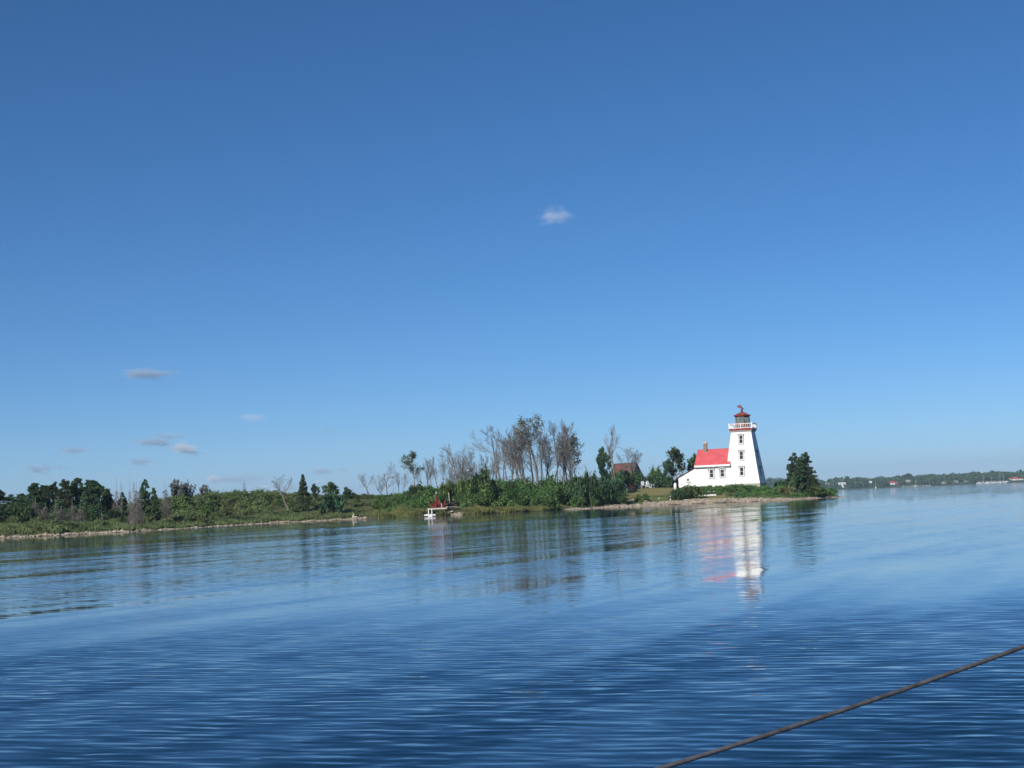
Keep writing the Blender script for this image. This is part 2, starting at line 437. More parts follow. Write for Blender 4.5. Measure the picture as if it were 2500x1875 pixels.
# ------------------------------------------------------------------ island ground
def shore_width(px):
    return np.interp(px, [-700, 880, 930, 1080, 1100, 1130, 1340, 1380, 1530, 1580, 1700, 1950, 2060], [.8, .8, .35, .35, 2.4, .3, .4, 2.0, 2.8, 4.2, 4.8, 4.2, 5])
def island_material():
    m, nt, N, L, b = node_mat('island_ground')
    a = N.new('ShaderNodeAttribute'); a.attribute_name = 'cover'
    sp = N.new('ShaderNodeSeparateColor'); L.new(a.outputs['Color'], sp.inputs[0])
    g = N.new('ShaderNodeNewGeometry')
    def noise(s, d=5):
        n = N.new('ShaderNodeTexNoise'); n.inputs['Scale'].default_value = s; n.inputs['Detail'].default_value = d
        L.new(g.outputs['Position'], n.inputs['Vector']); return n
    n1, n2, n3 = noise(.25), noise(2.2), noise(.6)
    soil = ramp(N, [(.3, (.045, .06, .025)), (.5, (.085, .10, .04)), (.75, (.14, .13, .07))]); L.new(n3.outputs['Fac'], soil.inputs[0])
    lawn = ramp(N, [(.3, (.13, .14, .05)), (.5, (.19, .18, .07)), (.72, (.25, .21, .095))]); L.new(n1.outputs['Fac'], lawn.inputs[0])
    grit = ramp(N, [(.3, (.13, .10, .07)), (.5, (.28, .225, .165)), (.7, (.42, .35, .27))]); L.new(n2.outputs['Fac'], grit.inputs[0])
    def mix(f, x, y):
        q = N.new('ShaderNodeMix'); q.data_type = 'RGBA'
        L.new(f, q.inputs[0]); L.new(x, q.inputs[6]); L.new(y, q.inputs[7]); return q.outputs[2]
    c = mix(sp.outputs[1], soil.outputs[0], lawn.outputs[0])
    c = mix(sp.outputs[0], c, grit.outputs[0])
    wet = N.new('ShaderNodeMapRange'); wet.inputs[1].default_value = .03; wet.inputs[2].default_value = .16; wet.inputs[3].default_value = .35; wet.inputs[4].default_value = 1
    zz = N.new('ShaderNodeSeparateXYZ'); L.new(g.outputs['Position'], zz.inputs[0]); L.new(zz.outputs['Z'], wet.inputs[0])
    wm = N.new('ShaderNodeMix'); wm.data_type = 'RGBA'; wm.blend_type = 'MULTIPLY'; wm.inputs[0].default_value = 1; L.new(c, wm.inputs[6]); L.new(wet.outputs[0], wm.inputs[7]); c = wm.outputs[2]
    L.new(c, b.inputs['Base Color']); b.inputs['Roughness'].default_value = .95; b.inputs['Specular IOR Level'].default_value = .1
    bp = N.new('ShaderNodeBump'); bp.inputs['Distance'].default_value = .12; bp.inputs['Strength'].default_value = .8
    L.new(n2.outputs['Fac'], bp.inputs['Height']); L.new(bp.outputs['Normal'], b.inputs['Normal'])
    return m
us = np.linspace(-.75, .26, 340)
Ys = np.concatenate([np.linspace(115, 200, 75), np.linspace(200.8, 300, 125), np.linspace(302, 400, 40)])
GU, GY = np.meshgrid(us, Ys); GX = GU * GY
SD = sdist(GX.ravel(), GY.ravel())
GZ = relief(SD, GX.ravel(), GY.ravel())
V = np.stack([GX.ravel(), GY.ravel(), GZ], 1)
nx = len(us)
idx = np.arange(len(Ys) * nx).reshape(len(Ys), nx)
F = np.stack([idx[:-1, :-1], idx[:-1, 1:], idx[1:, 1:], idx[1:, :-1]], -1).reshape(-1, 4)
keep = (SD[F] > -14).any(1)
me = np_mesh('island_ground', V, F[keep], island_material(), True)
pxs = 1250 + FPX * GU.ravel()
grit = np.clip(1.15 - SD / shore_width(pxs), 0, 1) * 1.6
lawnm = ((pxs > 1500) & (GY.ravel() > 247)).astype(float) * np.clip((pxs - 1500) / 20, 0, 1)
attr = me.color_attributes.new('cover', 'FLOAT_COLOR', 'POINT')
attr.data.foreach_set('color', np.stack([np.clip(grit, 0, 1), lawnm, 0 * lawnm, 1 + 0 * lawnm], 1).astype(np.float32).ravel())
island = tag(obj('ground', me), 'low green island ground with a stony edge', kind='structure')

# ------------------------------------------------------------------ stones along the water's edge
def rock_mesh(name, seed, mat, n=12):
    rs = np.random.RandomState(seed); bm = bmesh.new()
    for _ in range(n):
        p = rs.normal(size=3); p /= np.linalg.norm(p); p *= rs.uniform(.75, 1.05)
        bm.verts.new((p[0], p[1] * .8, p[2] * .55))
    bmesh.ops.convex_hull(bm, input=bm.verts)
    for v in [v for v in bm.verts if not v.link_faces]: bm.verts.remove(v)
    me = bpy.data.meshes.new(name); bm.to_mesh(me); bm.free(); me.materials.append(mat); return me
rocks = [rock_mesh('stone', i, [M['stone'], M['stone_grey'], M['stone'], M['stone_wet'], M['stone'], M['cap'], M['stone_grey'], M['stone']][i]) for i in range(8)]
rs = np.random.RandomState(11)
rng = random.Random(4)
def shore_spot(px, d):
    Y = float(np.interp(px, _fine, _fy)) + d
    X, Y, z = on_ground(px, Y)
    return X, Y, z
spots = []
for _ in range(210): spots.append((rs.uniform(1360, 2035), rs.rand() ** .8))
for _ in range(70): spots.append((rs.uniform(-20, 880), rs.rand()))
for _ in range(10): spots.append((rs.uniform(1092, 1112), rs.rand()))
for px, t in spots:
    w = float(shore_width(px))
    X, Y, z = shore_spot(px, .3 + t * w)
    s = rs.uniform(.15, .36) * (1.0 if px > 1300 else .62) * (1.35 if rs.rand() < .12 else 1)
    o = obj('stone', rocks[rs.randint(8)], island)
    o.location = (X, Y, z + .1 * s); o.scale = (s * rs.uniform(.9, 1.6), s * rs.uniform(.8, 1.2), s * rs.uniform(.7, 1.1)); o.rotation_euler = (rs.uniform(-.2, .2), rs.uniform(-.2, .2), rs.uniform(0, 6.28))
def scatter_mesh(name, base_v, base_f, places, mat):
    """many small pieces joined into one mesh; places: (x, y, z, sx, sy, sz, rot)"""
    base_v = np.asarray(base_v, float); base_f = np.asarray(base_f, int)
    P = np.asarray(places, float); n = len(P)
    c, s = np.cos(P[:, 6]), np.sin(P[:, 6])
    v = base_v[None] * P[:, None, 3:6]
    x = v[..., 0] * c[:, None] - v[..., 1] * s[:, None]; y = v[..., 0] * s[:, None] + v[..., 1] * c[:, None]
    v = np.stack([x + P[:, None, 0], y + P[:, None, 1], v[..., 2] + P[:, None, 2]], -1)
    f = base_f[None] + (np.arange(n) * len(base_v))[:, None, None]
    return np_mesh(name, v.reshape(-1, 3), f.reshape(-1, base_f.shape[1]), mat)
def batch_ground(px, d):
    Y = np.interp(px, _fine, _fy) + d
    X = (px - 1250) / FPX * Y * (1 / math.cos(ROLL))
    sd = sdist(X, Y)
    return X, Y, relief(sd, X, Y), sd
octv = [(1, 0, 0), (0, 1, 0), (-1, 0, 0), (0, -1, 0), (.15, .1, .75), (-.1, 0, -.6)]
octf = [(0, 1, 4), (1, 2, 4), (2, 3, 4), (3, 0, 4), (1, 0, 5), (2, 1, 5), (3, 2, 5), (0, 3, 5)]
px = np.concatenate([rs.uniform(1360, 2050, 9000), rs.uniform(-60, 880, 1500), rs.uniform(1090, 1115, 250)])
d = .1 + rs.rand(len(px)) ** .9 * shore_width(px)
X, Y, Z, sd = batch_ground(px, d)
s = rs.uniform(.06, .2, len(px)) * (1 + .8 * (rs.rand(len(px)) < .08))
gme = scatter_mesh('gravel', octv, octf, np.stack([X, Y, Z + .02, s * rs.uniform(.8, 1.7, len(px)), s, s * rs.uniform(.6, 1.1, len(px)), rs.uniform(0, 6.3, len(px))], 1), M['stone'])
tag(obj('gravel', gme), 'pale tan cobbles and gravel along the shoreline', kind='stuff')

# ------------------------------------------------------------------ plants: generators
def unit(v): return v / (np.linalg.norm(v) + 1e-9)
class Tubes:
    def __init__(self): self.V = []; self.F = []; self.n = 0
    def add(self, pts, rad, k):
        pts = np.asarray(pts, float); n = len(pts); rad = np.asarray(rad, float)
        d = np.gradient(pts, axis=0); d /= np.linalg.norm(d, axis=1, keepdims=True) + 1e-9
        a = np.cross(d, [0.31, .87, .21]); a /= np.linalg.norm(a, axis=1, keepdims=True) + 1e-9
        b = np.cross(d, a); t = np.arange(k) * 2 * np.pi / k
        v = pts[:, None] + rad[:, None, None] * (a[:, None] * np.cos(t)[None, :, None] + b[:, None] * np.sin(t)[None, :, None])
        i = np.arange(n - 1)[:, None] * k; j = np.arange(k)[None]; j2 = (j + 1) % k
        f = np.stack([i + j, i + j2, i + k + j2, i + k + j], -1).reshape(-1, 4) + self.n
        self.V.append(v.reshape(-1, 3)); self.F.append(f); self.n += n * k
    def mesh(self, name, mat): return np_mesh(name, np.concatenate(self.V), np.concatenate(self.F), mat, True)
def leaves_mesh(name, C, S, mat, rs, up=.5, stretch=1.5, out=None):
    """C (n,3) leaf places, S (n) sizes -> one diamond-shaped leaf face each"""
    n = len(C); nrm = rs.normal(size=(n, 3)); nrm[:, 2] += up
    if out is not None: nrm += out
    nrm /= np.linalg.norm(nrm, axis=1, keepdims=True) + 1e-9
    a = np.cross(nrm, rs.normal(size=(n, 3))); a /= np.linalg.norm(a, axis=1, keepdims=True) + 1e-9
    b = np.cross(nrm, a)
    S = np.asarray(S)[:, None]
    bend = nrm * S * rs.uniform(-.25, .25, (n, 1))
    V = np.stack([C - a * S * stretch * .5, C + b * S * .5 + bend, C + a * S * stretch * .5, C - b * S * .5 + bend], 1).reshape(-1, 3)
    F = np.arange(4 * n).reshape(n, 4)
    return np_mesh(name, V, F, mat)
def grow(rs, spec):
    """branching skeleton: list of (points, radii, level)"""
    out = []
    def go(p, d, Ln, r, lv):
        n = max(3, int(spec['seg'][lv])); pts = [p]; q = p
        dirs = []
        for i in range(n):
            d = unit(d + rs.normal(0, spec['wander'][lv], 3) + np.array([0, 0, spec['up'][lv]])); dirs.append(d)
            q = q + d * Ln / n; pts.append(q)
        out.append((np.array(pts), np.linspace(r, r * spec['tip'][lv], n + 1), lv))
        if lv + 1 < spec['levels']:
            m = spec['kids'][lv]; m = int(m * rs.uniform(.8, 1.2) + .5)
            for k in range(m):
                t = spec['from'][lv] + (1 - spec['from'][lv]) * (k + rs.rand()) / m
                i = min(int(t * n), n - 1); fr = t * n - i; base = pts[i] * (1 - fr) + pts[i + 1] * fr
                dd = dirs[i]; ax = unit(np.cross(dd, rs.normal(size=3)))
                ang = rs.normal(spec['spread'][lv], .18)
                cd = unit(dd * math.cos(ang) + ax * math.sin(ang))
                cl = Ln * spec['ratio'][lv] * rs.uniform(.6, 1.15) * (1.15 - .55 * (t - spec['from'][lv]) / (1.001 - spec['from'][lv]))
                rr = max(spec['minr'], np.interp(t, [0, 1], [r, r * spec['tip'][lv]]) * spec['rratio'][lv])
                go(base, cd, cl, rr, lv + 1)
    go(np.zeros(3), unit(np.array([0, 0, 1.0]) + rs.normal(0, .04, 3)), spec['len'], spec['r'], 0)
    return out
def skeleton_meshes(sk, mat, tm=None):
    tr, tw = Tubes(), Tubes()
    for p, r, lv in sk:
        if lv <= 1: tr.add(p, r, 6 if lv == 0 else 4)
        else: tw.add(p, r, 3)
    return tr.mesh('trunk', mat), tw.mesh('branches', tm or mat)
PROTO = {}
def reg(name, parts, h, w): PROTO[name] = (parts, h, w)
def sk_top(sk):
    P = np.concatenate([p for p, r, l in sk]); return float(np.percentile(P[:, 2], 99.7)), float(np.percentile(np.abs(P[:, 0]), 98))
BARE = dict(levels=4, len=8.0, r=.14, seg=[10, 7, 5, 3], wander=[.07, .13, .17, .2], up=[.05, .10, .08, .05], tip=[.18, .2, .3, .5],
            kids=[11, 8, 6, 0], spread=[.62, .62, .7, .7], ratio=[.42, .45, .5, .5], rratio=[.5, .5, .55, .6], minr=.012)
BARE['from'] = [.38, .2, .15, .1]
for ii in range(10):
    i = ii % 6; rs_ = np.random.RandomState(100 + ii); sp = dict(BARE)
    sp['from'] = [[.42, .2, .15, .1], [.3, .15, .1, .1], [.55, .2, .15, .1], [.35, .2, .1, .1], [.5, .15, .1, .1], [.3, .2, .15, .1]][i]
    sp['wander'] = [[.06, .12, .17, .2], [.11, .16, .2, .2], [.05, .12, .15, .2], [.09, .14, .2, .2], [.08, .18, .2, .2], [.06, .1, .15, .2]][i]
    sp['spread'] = [[.55, .55, .7, .7], [.75, .7, .7, .7], [.45, .5, .6, .7], [.6, .6, .7, .7], [.8, .7, .7, .7], [.45, .45, .55, .6]][i]
    sp['kids'] = [[10, 9, 8, 0], [12, 9, 7, 0], [9, 8, 8, 0], [12, 9, 7, 0], [9, 8, 8, 0], [14, 9, 7, 0]][i]
    sk = grow(rs_, sp); h, w = sk_top(sk)
    a, b = skeleton_meshes(sk, M['bark'], M['bark'] if i % 2 else M['twig_grey'])
    reg('bare%d' % ii, [('trunk', a), ('branches', b)], h, w)
    if ii in (0, 2, 4):          # the same kind with some leaves left on it
        tips = np.concatenate([p[-2:] for p, r, l in sk if l >= 2 and p[-1][2] > h * .45])
        C = np.repeat(tips, 3, 0) + rs_.normal(0, .12, (len(tips) * 3, 3)); C = C[rs_.rand(len(C)) < .30]
        lm = leaves_mesh('crown', C, rs_.uniform(.10, .19, len(C)), M['leaf_grey'] if i == 4 else M['leaf_olive'], rs_)
        reg('sparse%d' % i, [('trunk', a), ('branches', b), ('crown', lm)], h, w)
# tall trunk with a round, thinly leafed head
rs_ = np.random.RandomState(46); sp = dict(BARE); sp.update(len=8.0, r=.2, kids=[15, 9, 6, 0], ratio=[.34, .5, .5, .5], spread=[.9, .75, .7, .7], up=[.05, .05, .04, .03], wander=[.05, .16, .2, .2]); sp['from'] = [.60, .2, .15, .1]
sk = grow(rs_, sp); h, w = sk_top(sk); a, b = skeleton_meshes(sk, M['bark'])
tips = np.concatenate([p[-2:] for p, r, l in sk if l >= 2]); C = np.repeat(tips, 2, 0) + rs_.normal(0, .1, (len(tips) * 2, 3)); C = C[rs_.rand(len(C)) < .42]
reg('roundhead', [('trunk', a), ('branches', b), ('crown', leaves_mesh('crown', C, rs_.uniform(.08, .17, len(C)), M['leaf_grey'], rs_))], h, w)
# forked, flat-topped dead tree
sp = dict(BARE); sp.update(len=2.6, r=.2, kids=[5, 9, 7, 0], ratio=[1.15, .5, .5, .5], spread=[.55, .65, .7, .7], up=[.05, .06, .06, .03], wander=[.12, .2, .22, .2]); sp['from'] = [.55, .25, .15, .1]
sk = grow(np.random.RandomState(41), sp); h, w = sk_top(sk); a, b = skeleton_meshes(sk, M['bark']); reg('forked', [('trunk', a), ('branches', b)], h, w)
# many-stemmed twiggy dead shrub tree
sp = dict(BARE); sp.update(len=1.0, r=.15, kids=[11, 11, 6, 0], ratio=[5.0, .35, .5, .5], spread=[.32, .5, .6, .7], up=[.0, .06, .05, .03], rratio=[.45, .45, .55, .6]); sp['from'] = [.4, .3, .2, .1]
sk = grow(np.random.RandomState(43), sp); h, w = sk_top(sk); a, b = skeleton_meshes(sk, M['bark'], M['twig_grey']); reg('twiggy', [('trunk', a), ('branches', b)], h, w)
# dead conifers: straight mast with whorls of fine drooping branches
for i in range(3):
    rs_ = np.random.RandomState(60 + i); tr, tw = Tubes(), Tubes(); H = 6.5
    z = np.linspace(0, H, 9); pts = np.stack([np.cumsum(rs_.normal(0, .035, 9)), np.cumsum(rs_.normal(0, .035, 9)), z], 1)
    tr.add(pts, np.linspace(.10, .02, 9), 5)
    top = [.72, .95, .8][i]
    for k in range([150, 90, 240][i]):
        t = rs_.uniform(.06, top); c = np.array([np.interp(t * H, z, pts[:, 0]), np.interp(t * H, z, pts[:, 1]), t * H])
        a = rs_.uniform(0, 6.28); Ln = (1.35 * (1 - t) + .25) * rs_.uniform(.5, 1.1)
        u = np.linspace(0, 1, 5)[:, None]; dv = np.array([math.cos(a), math.sin(a), 0])
        bp = c + dv * Ln * u + np.array([0, 0, 1]) * (.18 * u - .5 * u ** 2 + rs_.normal(0, .03)) * Ln
        tw.add(bp, np.linspace(.02, .009, 5), 3)
        for q in range(5):
            s0 = bp[rs_.randint(1, 5)]; e = s0 + unit(dv + rs_.normal(0, .8, 3)) * Ln * .28 - np.array([0, 0, .08])
            tw.add(np.array([s0, (s0 + e) / 2 + rs_.normal(0, .02, 3), e]), [.015, .012, .008], 3)
    reg('snag%d' % i, [('trunk', tr.mesh('trunk', M['bark_pale'])), ('branches', tw.mesh('branches', M['twig_grey']))], H, 1.3)
def clumps_to_leaves(rs_, centers, rad, n, size, flat=1.0):
    C = np.repeat(centers, n, 0); r = np.repeat(rad, n)[:, None]
    o = rs_.normal(size=C.shape); o /= np.linalg.norm(o, axis=1, keepdims=True); o *= rs_.rand(len(C), 1) ** .45
    o[:, 2] *= flat
    return C + o * r, rs_.uniform(.6, 1.3, len(C)) * size
def conifer(name, seed, H, Rb, leaders, mat, tiers=0, n=34, size=.15, power=.8, per=46):
    rs_ = np.random.RandomState(seed); cs, rd = [], []
    tr = Tubes()
    for (lx, ly, lh, lr) in leaders:
        tr.add(np.array([[lx * .3, ly * .3, 0], [lx, ly, H * lh * .5], [lx, ly, H * lh * .97]]), [.13, .08, .015], 5)
        for k in range(per):
            t = rs_.rand() ** .85; z = H * lh * (.04 + .94 * t)
            rr = Rb * lr * (1 - t) ** power + .05
            if tiers: rr *= .78 + .34 * (1 - (t * tiers) % 1.0)
            a = rs_.uniform(0, 6.28); q = rr * (rs_.rand() ** .35)
            cs.append((lx + q * math.cos(a), ly + q * math.sin(a), z)); rd.append(.12 + .30 * (1 - t) * Rb * .6 + .05 * rs_.rand())
    cs, rd = np.array(cs), np.array(rd)
    C, S = clumps_to_leaves(rs_, cs, rd, n, size, .8)
    reg(name, [('trunk', tr.mesh('trunk', M['bark_brown'])), ('crown', leaves_mesh('crown', C, S, mat, rs_, .3, 1.9))], H, Rb)
conifer('cedar0', 1, 7.0, 1.5, [(0, 0, 1, 1), (.5, .3, .82, .8)], M['leaf_cedar'], n=62, per=95, power=.55)
conifer('cedar1', 2, 7.0, 1.7, [(0, 0, 1, 1), (-.7, .2, .9, .7), (.6, -.2, .75, .8)], M['leaf_cedar'], n=60, per=80, power=.5)
conifer('cedar2', 3, 5.0, 1.3, [(0, 0, 1, 1), (.5, 0, .8, .8)], M['leaf_pine'], n=55, per=62)
conifer('spruce', 4, 6.0, 2.0, [(0, 0, 1, 1)], M['leaf_cedar'], tiers=7, n=55, power=.95, per=130)
# pines: tufts on the ends of rising branches, open between
for i in range(4):
    rs_ = np.random.RandomState(70 + i); H = 6.0; tr, tw = Tubes(), Tubes(); cs, rd = [], []
    tr.add(np.array([[0, 0, 0], [.05, 0, 3], [.1 * rs_.normal(), .1, H * .97]]), [.16, .11, .02], 6)
    for k in range(80):
        t = rs_.uniform(.05, 1.0); a = rs_.uniform(0, 6.28)
        rr = 2.0 * (math.sin(min(1, (1 - t) * 1.5 + .12) * 1.45)) * rs_.uniform(.5, 1.08); z = t * H
        e = np.array([rr * math.cos(a), rr * math.sin(a), z + rr * .28 * rs_.uniform(.2, 1.6)])
        tw.add(np.array([[0, 0, z - .1], e * [.5, .5, 1] + [0, 0, -.1], e]), [.04, .025, .01], 3)
        for q in range(3):
            u = rs_.uniform(.55, 1.05); cs.append(e * [u, u, 1] + rs_.normal(0, .13, 3) + [0, 0, .1]); rd.append(rs_.uniform(.22, .42))
    cs.append(np.array([0, 0, H])); rd.append(.22)
    C, S = clumps_to_leaves(rs_, np.array(cs), np.array(rd), 42, .13, .75)
    reg('pine%d' % i, [('trunk', tr.mesh('trunk', M['bark_brown'])), ('branches', tw.mesh('branches', M['bark_brown'])), ('crown', leaves_mesh('crown', C, S, M['leaf_pine'], rs_, .4, 2.5))], H + .2, 2.0)
# grey, half-dead junipers: upright plumes
for i in range(2):
    rs_ = np.random.RandomState(80 + i); tr = Tubes(); C = []; H = 3.2
    for k in range(13):
        a = rs_.uniform(0, 6.28); ln = rs_.uniform(.35, 1.0); e = np.array([math.cos(a) * ln * 1.35, math.sin(a) * ln * 1.35, H * (1.02 - .33 * ln) * rs_.uniform(.85, 1.05)])
        u = np.linspace(0, 1, 6)[:, None]; p = e * np.concatenate([u ** .8, u ** .8, u ** 1.1], 1); tr.add(p, np.linspace(.05, .012, 6), 4)
        q = p[2:][rs_.randint(0, 4, 90)]; q = q + (p[-1] - p[2]) * rs_.uniform(-.12, .16, (90, 1)); C.append(q + rs_.normal(0, .11, q.shape))
    C = np.concatenate(C); reg('plume%d' % i, [('trunk', tr.mesh('trunk', M['bark_pale'])), ('crown', leaves_mesh('crown', C, rs_.uniform(.10, .2, len(C)), M['leaf_grey'], rs_, .2, 2.2))], H, 1.4)
# broadleaf tree (open crown, light trunk)
def broadleaf(name, seed, mat, dens=5, size=.17, bark='bark_pale', sp_=None):
    rs_ = np.random.RandomState(seed); sp = dict(BARE); sp.update(len=5.0, r=.13, kids=[9, 7, 4, 0], ratio=[.5, .5, .5, .5], spread=[.75, .7, .7, .7], minr=.012); sp['from'] = [.3, .25, .2, .1]
    if sp_: sp.update(sp_)
    sk = grow(rs_, sp); h, w = sk_top(sk); a, b = skeleton_meshes(sk, M[bark])
    tips = np.concatenate([p[-3:] for p, r, l in sk if l >= 2]); tips = tips[rs_.rand(len(tips)) < .8]
    C, S = clumps_to_leaves(rs_, tips, rs_.uniform(.18, .5, len(tips)), dens, size)
    reg(name, [('trunk', a), ('branches', b), ('crown', leaves_mesh('crown', C, S, mat, rs_, .4, 1.5))], h, w)
broadleaf('broad0', 51, M['leaf_cedar'])
broadleaf('broad1', 52, M['leaf_mid'], 8)
broadleaf('broad2', 53, M['leaf_dark'], 8, .18, 'bark')
# shrubs: uneven domes made of leaf clumps
def shrub_cloud(seed, nc=50, n=34, size=.092, lump=.28):
    rs_ = np.random.RandomState(seed); cs = []
    lob = rs_.normal(0, .33, (5, 2)); lh = rs_.uniform(.65, 1.0, 5)
    for k in range(nc):
        j = rs_.randint(5); a = rs_.uniform(0, 6.28); e = rs_.rand() ** .7 * 1.5
        r = rs_.uniform(.55, .8)
        cs.append((lob[j, 0] + r * math.cos(a) * math.cos(e) * .8, lob[j, 1] + r * math.sin(a) * math.cos(e) * .8, .06 + lh[j] * .8 * math.sin(e) * rs_.uniform(.75, 1.1)))
    C, S = clumps_to_leaves(rs_, np.array(cs), rs_.uniform(.5, 1.1, nc) * lump, n, size, .8)
    k = rs_.rand(len(C)) < .09; q = rs_.uniform(1.05, 1.35, (int(k.sum()), 1)); C[k] *= np.concatenate([q * .92, q * .92, q], 1); S[k] *= .8
    C[:, 2] = np.abs(C[:, 2]); return C, S
SHRUB = [shrub_cloud(200 + i) for i in range(8)]
def shrub_proto(name, mat, seed, nc=60, n=34, size=.12):
    C, S = shrub_cloud(seed, nc, n, size); rs_ = np.random.RandomState(seed)
    tr = Tubes()
    for k in range(6):
        a = k * 1.05; tr.add(np.array([[0, 0, 0], [.25 * math.cos(a), .25 * math.sin(a), .35], [.5 * math.cos(a), .5 * math.sin(a), .75]]), [.03, .02, .008], 4)
    reg(name, [('stems', tr.mesh('stems', M['bark_brown'])), ('foliage', leaves_mesh('foliage', C, S, mat, rs_, .45, 1.5))], 1.0, 1.0)
for i in range(3):
    shrub_proto('shrub_mid%d' % i, M['leaf_mid'], 300 + i); shrub_proto('shrub_dark%d' % i, M['leaf_dark'], 310 + i); shrub_proto('shrub_olive%d' % i, M['leaf_olive'], 320 + i)

def plant(name, proto, px, py, Y, label, cat, group=None, pxt=None, w=1.0, rz=None, base=None, flat=False):
    """px: foot, (pxt, py): top in the photograph, Y: metres away"""
    parts, h, wd = PROTO[proto]
    X, Y, z = on_ground(px, Y)
    if base is not None: z = base
    zt = zat(X, Y, py); Xt = xat(pxt if pxt is not None else px - (zt - z) * FPX / Y * math.tan(ROLL) * .6, Y, zt)
    H = math.hypot(zt - z, Xt - X); s = H / h
    root = thing(name, label, cat, (X, Y, z - .05), 0, group)
    tilt = math.atan2(Xt - X, zt - z)
    root.rotation_euler = (Matrix.Rotation(tilt, 3, 'Y') @ Matrix.Rotation(rng.uniform(0, 6.28) if rz is None else rz, 3, 'Z')).to_euler()
    root.scale = (s * w, s * w, s)
    for n_, me in parts:
        q = obj(n_, me, root)
        if n_ in ('branches', 'crown', 'foliage'): q['kind'] = 'stuff'
    return root
def plant_w(name, proto, px, py, Y, wpx, label, cat, group=None, **k):
    """the same, with the plant's width given in photo pixels"""
    o = plant(name, proto, px, py, Y, label, cat, group, **k); parts, h, wd = PROTO[proto]
    ws = (wpx / 2) * Y / FPX / wd; o.scale = (ws, ws, o.scale[2]); return o

# ------------------------------------------------------------------ the grove of bare trees in the middle of the island
GROVE = [  # foot px, top px, top py, metres away, kind, width factor
    (1176, 1150, 1086, 246, 'twiggy', 1.0), (1196, 1188, 1104, 255, 'bare5', .8), (1222, 1207, 1086, 250, 'bare1', .8),
    (1236, 1216, 1035, 247, 'bare4', .9), (1240, 1231, 1072, 256, 'bare2', .7), (1254, 1243, 1064, 244, 'bare3', .75), (1268, 1262, 1058, 258, 'bare5', .7),
    (1280, 1255, 1031, 250, 'bare0', .8), (1292, 1266, 1029, 253, 'bare2', .8), (1304, 1243, 1037, 243, 'bare5', .8),
    (1326, 1318, 1050, 258, 'bare2', .6), (1334, 1335, 1075, 252, 'bare3', .6), (1345, 1341, 1062, 260, 'bare5', .7),
    (1361, 1349, 1025, 246, 'bare0', .8), (1379, 1362, 1023, 250, 'bare5', .8), (1384, 1378, 1031, 254, 'bare2', .75), (1392, 1390, 1058, 247, 'bare1', .75),
    (1206, 1199, 1100, 262, 'bare6', .7), (1229, 1224, 1066, 262, 'bare8', .8), (1247, 1240, 1050, 264, 'bare9', .8), (1273, 1272, 1046, 266, 'bare6', .8), (1299, 1290, 1040, 262, 'bare7', .8),
    (1310, 1306, 1068, 266, 'bare9', .8), (1322, 1327, 1060, 264, 'bare8', .8), (1352, 1357, 1044, 262, 'bare6', .8), (1369, 1371, 1040, 266, 'bare9', .8), (1387, 1397, 1066, 260, 'bare7', .9)]
for i, (a, b, c, Yd, kd, w) in enumerate(sorted(GROVE)):
    plant('bare_tree', kd, a, c, Yd, '%s bare grey tree from the left in the tall grove behind the bushes' % ORD[i], 'tree', 'bare trees of the tall grove', pxt=b, w=w * 1.3)
plant('tall_tree', 'roundhead', 1314, 1012, 245, 'tallest tree of the grove, its round crown still sparsely leafed', 'tree', pxt=1300, w=1.0)
plant('leaning_tree', 'sparse4', 1398, 1069, 243, 'grey-leaved crooked tree at the right end of the tall grove', 'tree', pxt=1413, w=1.0)
LOW = [(903, 897, 1153, 247, 'forked', .8), (929, 925, 1158, 250, 'twiggy', .7), (946, 935, 1126, 245, 'bare1', .8), (959, 957, 1160, 244, 'bare4', .4), (977, 968, 1150, 248, 'bare3', .8),
       (1046, 1036, 1116, 247, 'bare5', .8), (1072, 1056, 1112, 243, 'bare0', .7), (1098, 1092, 1112, 252, 'twiggy', .7), (1128, 1086, 1080, 240, 'bare2', .9), (1140, 1132, 1118, 250, 'bare5', .7),
       (1026, 1022, 1128, 258, 'bare9', .8), (1060, 1054, 1126, 260, 'bare6', .8), (1086, 1080, 1122, 256, 'bare8', .8), (1112, 1106, 1106, 258, 'bare7', .8), (1120, 1116, 1100, 252, 'twiggy', .8), (1158, 1160, 1096, 258, 'bare9', .8), (986, 984, 1150, 256, 'bare7', .7)]
LOW.sort(key=lambda q: q[0])
for i, (a, b, c, Yd, kd, w) in enumerate(LOW):
    plant('bare_tree', kd, a, c, Yd, '%s bare tree from the left in the low row before the tall grove' % ORD[i], 'tree', 'bare trees of the low row', pxt=b, w=w * 1.3)
plant('half_dead_tree', 'sparse0', 1014, 1101, 246, 'spreading half-dead tree with green leaves at its top, above the red umbrella', 'tree', pxt=1008, w=1.25)
plant('bare_tree', 'bare0', 1504, 1035, 268, 'tall bare twin-stemmed tree beside the rusty-roofed building', 'tree', pxt=1494, w=.75)
plant('bare_tree', 'bare2', 1500, 1062, 270, 'thinner bare tree close against the tall twin-stemmed one', 'tree', pxt=1489, w=.7)
plant('bare_tree', 'forked', 1527, 1096, 292, 'low spreading bare tree before the rusty roof, forked near the ground', 'tree', pxt=1528, w=1.0)
plant('bare_tree', 'forked', 1541, 1094, 293, 'crooked bare tree reaching right over the rusty roof', 'tree', pxt=1556, w=.9, rz=2.0)
plant('bare_tree', 'forked', 706, 1157, 215, 'lone crooked bare tree on the scrub hill beside the spruce', 'tree', pxt=690, w=.95, rz=.6)
plant('bare_tree', 'bare1', 602, 1172, 238, 'small dead tree on the crest of the scrub hill', 'tree', pxt=600, w=.6)

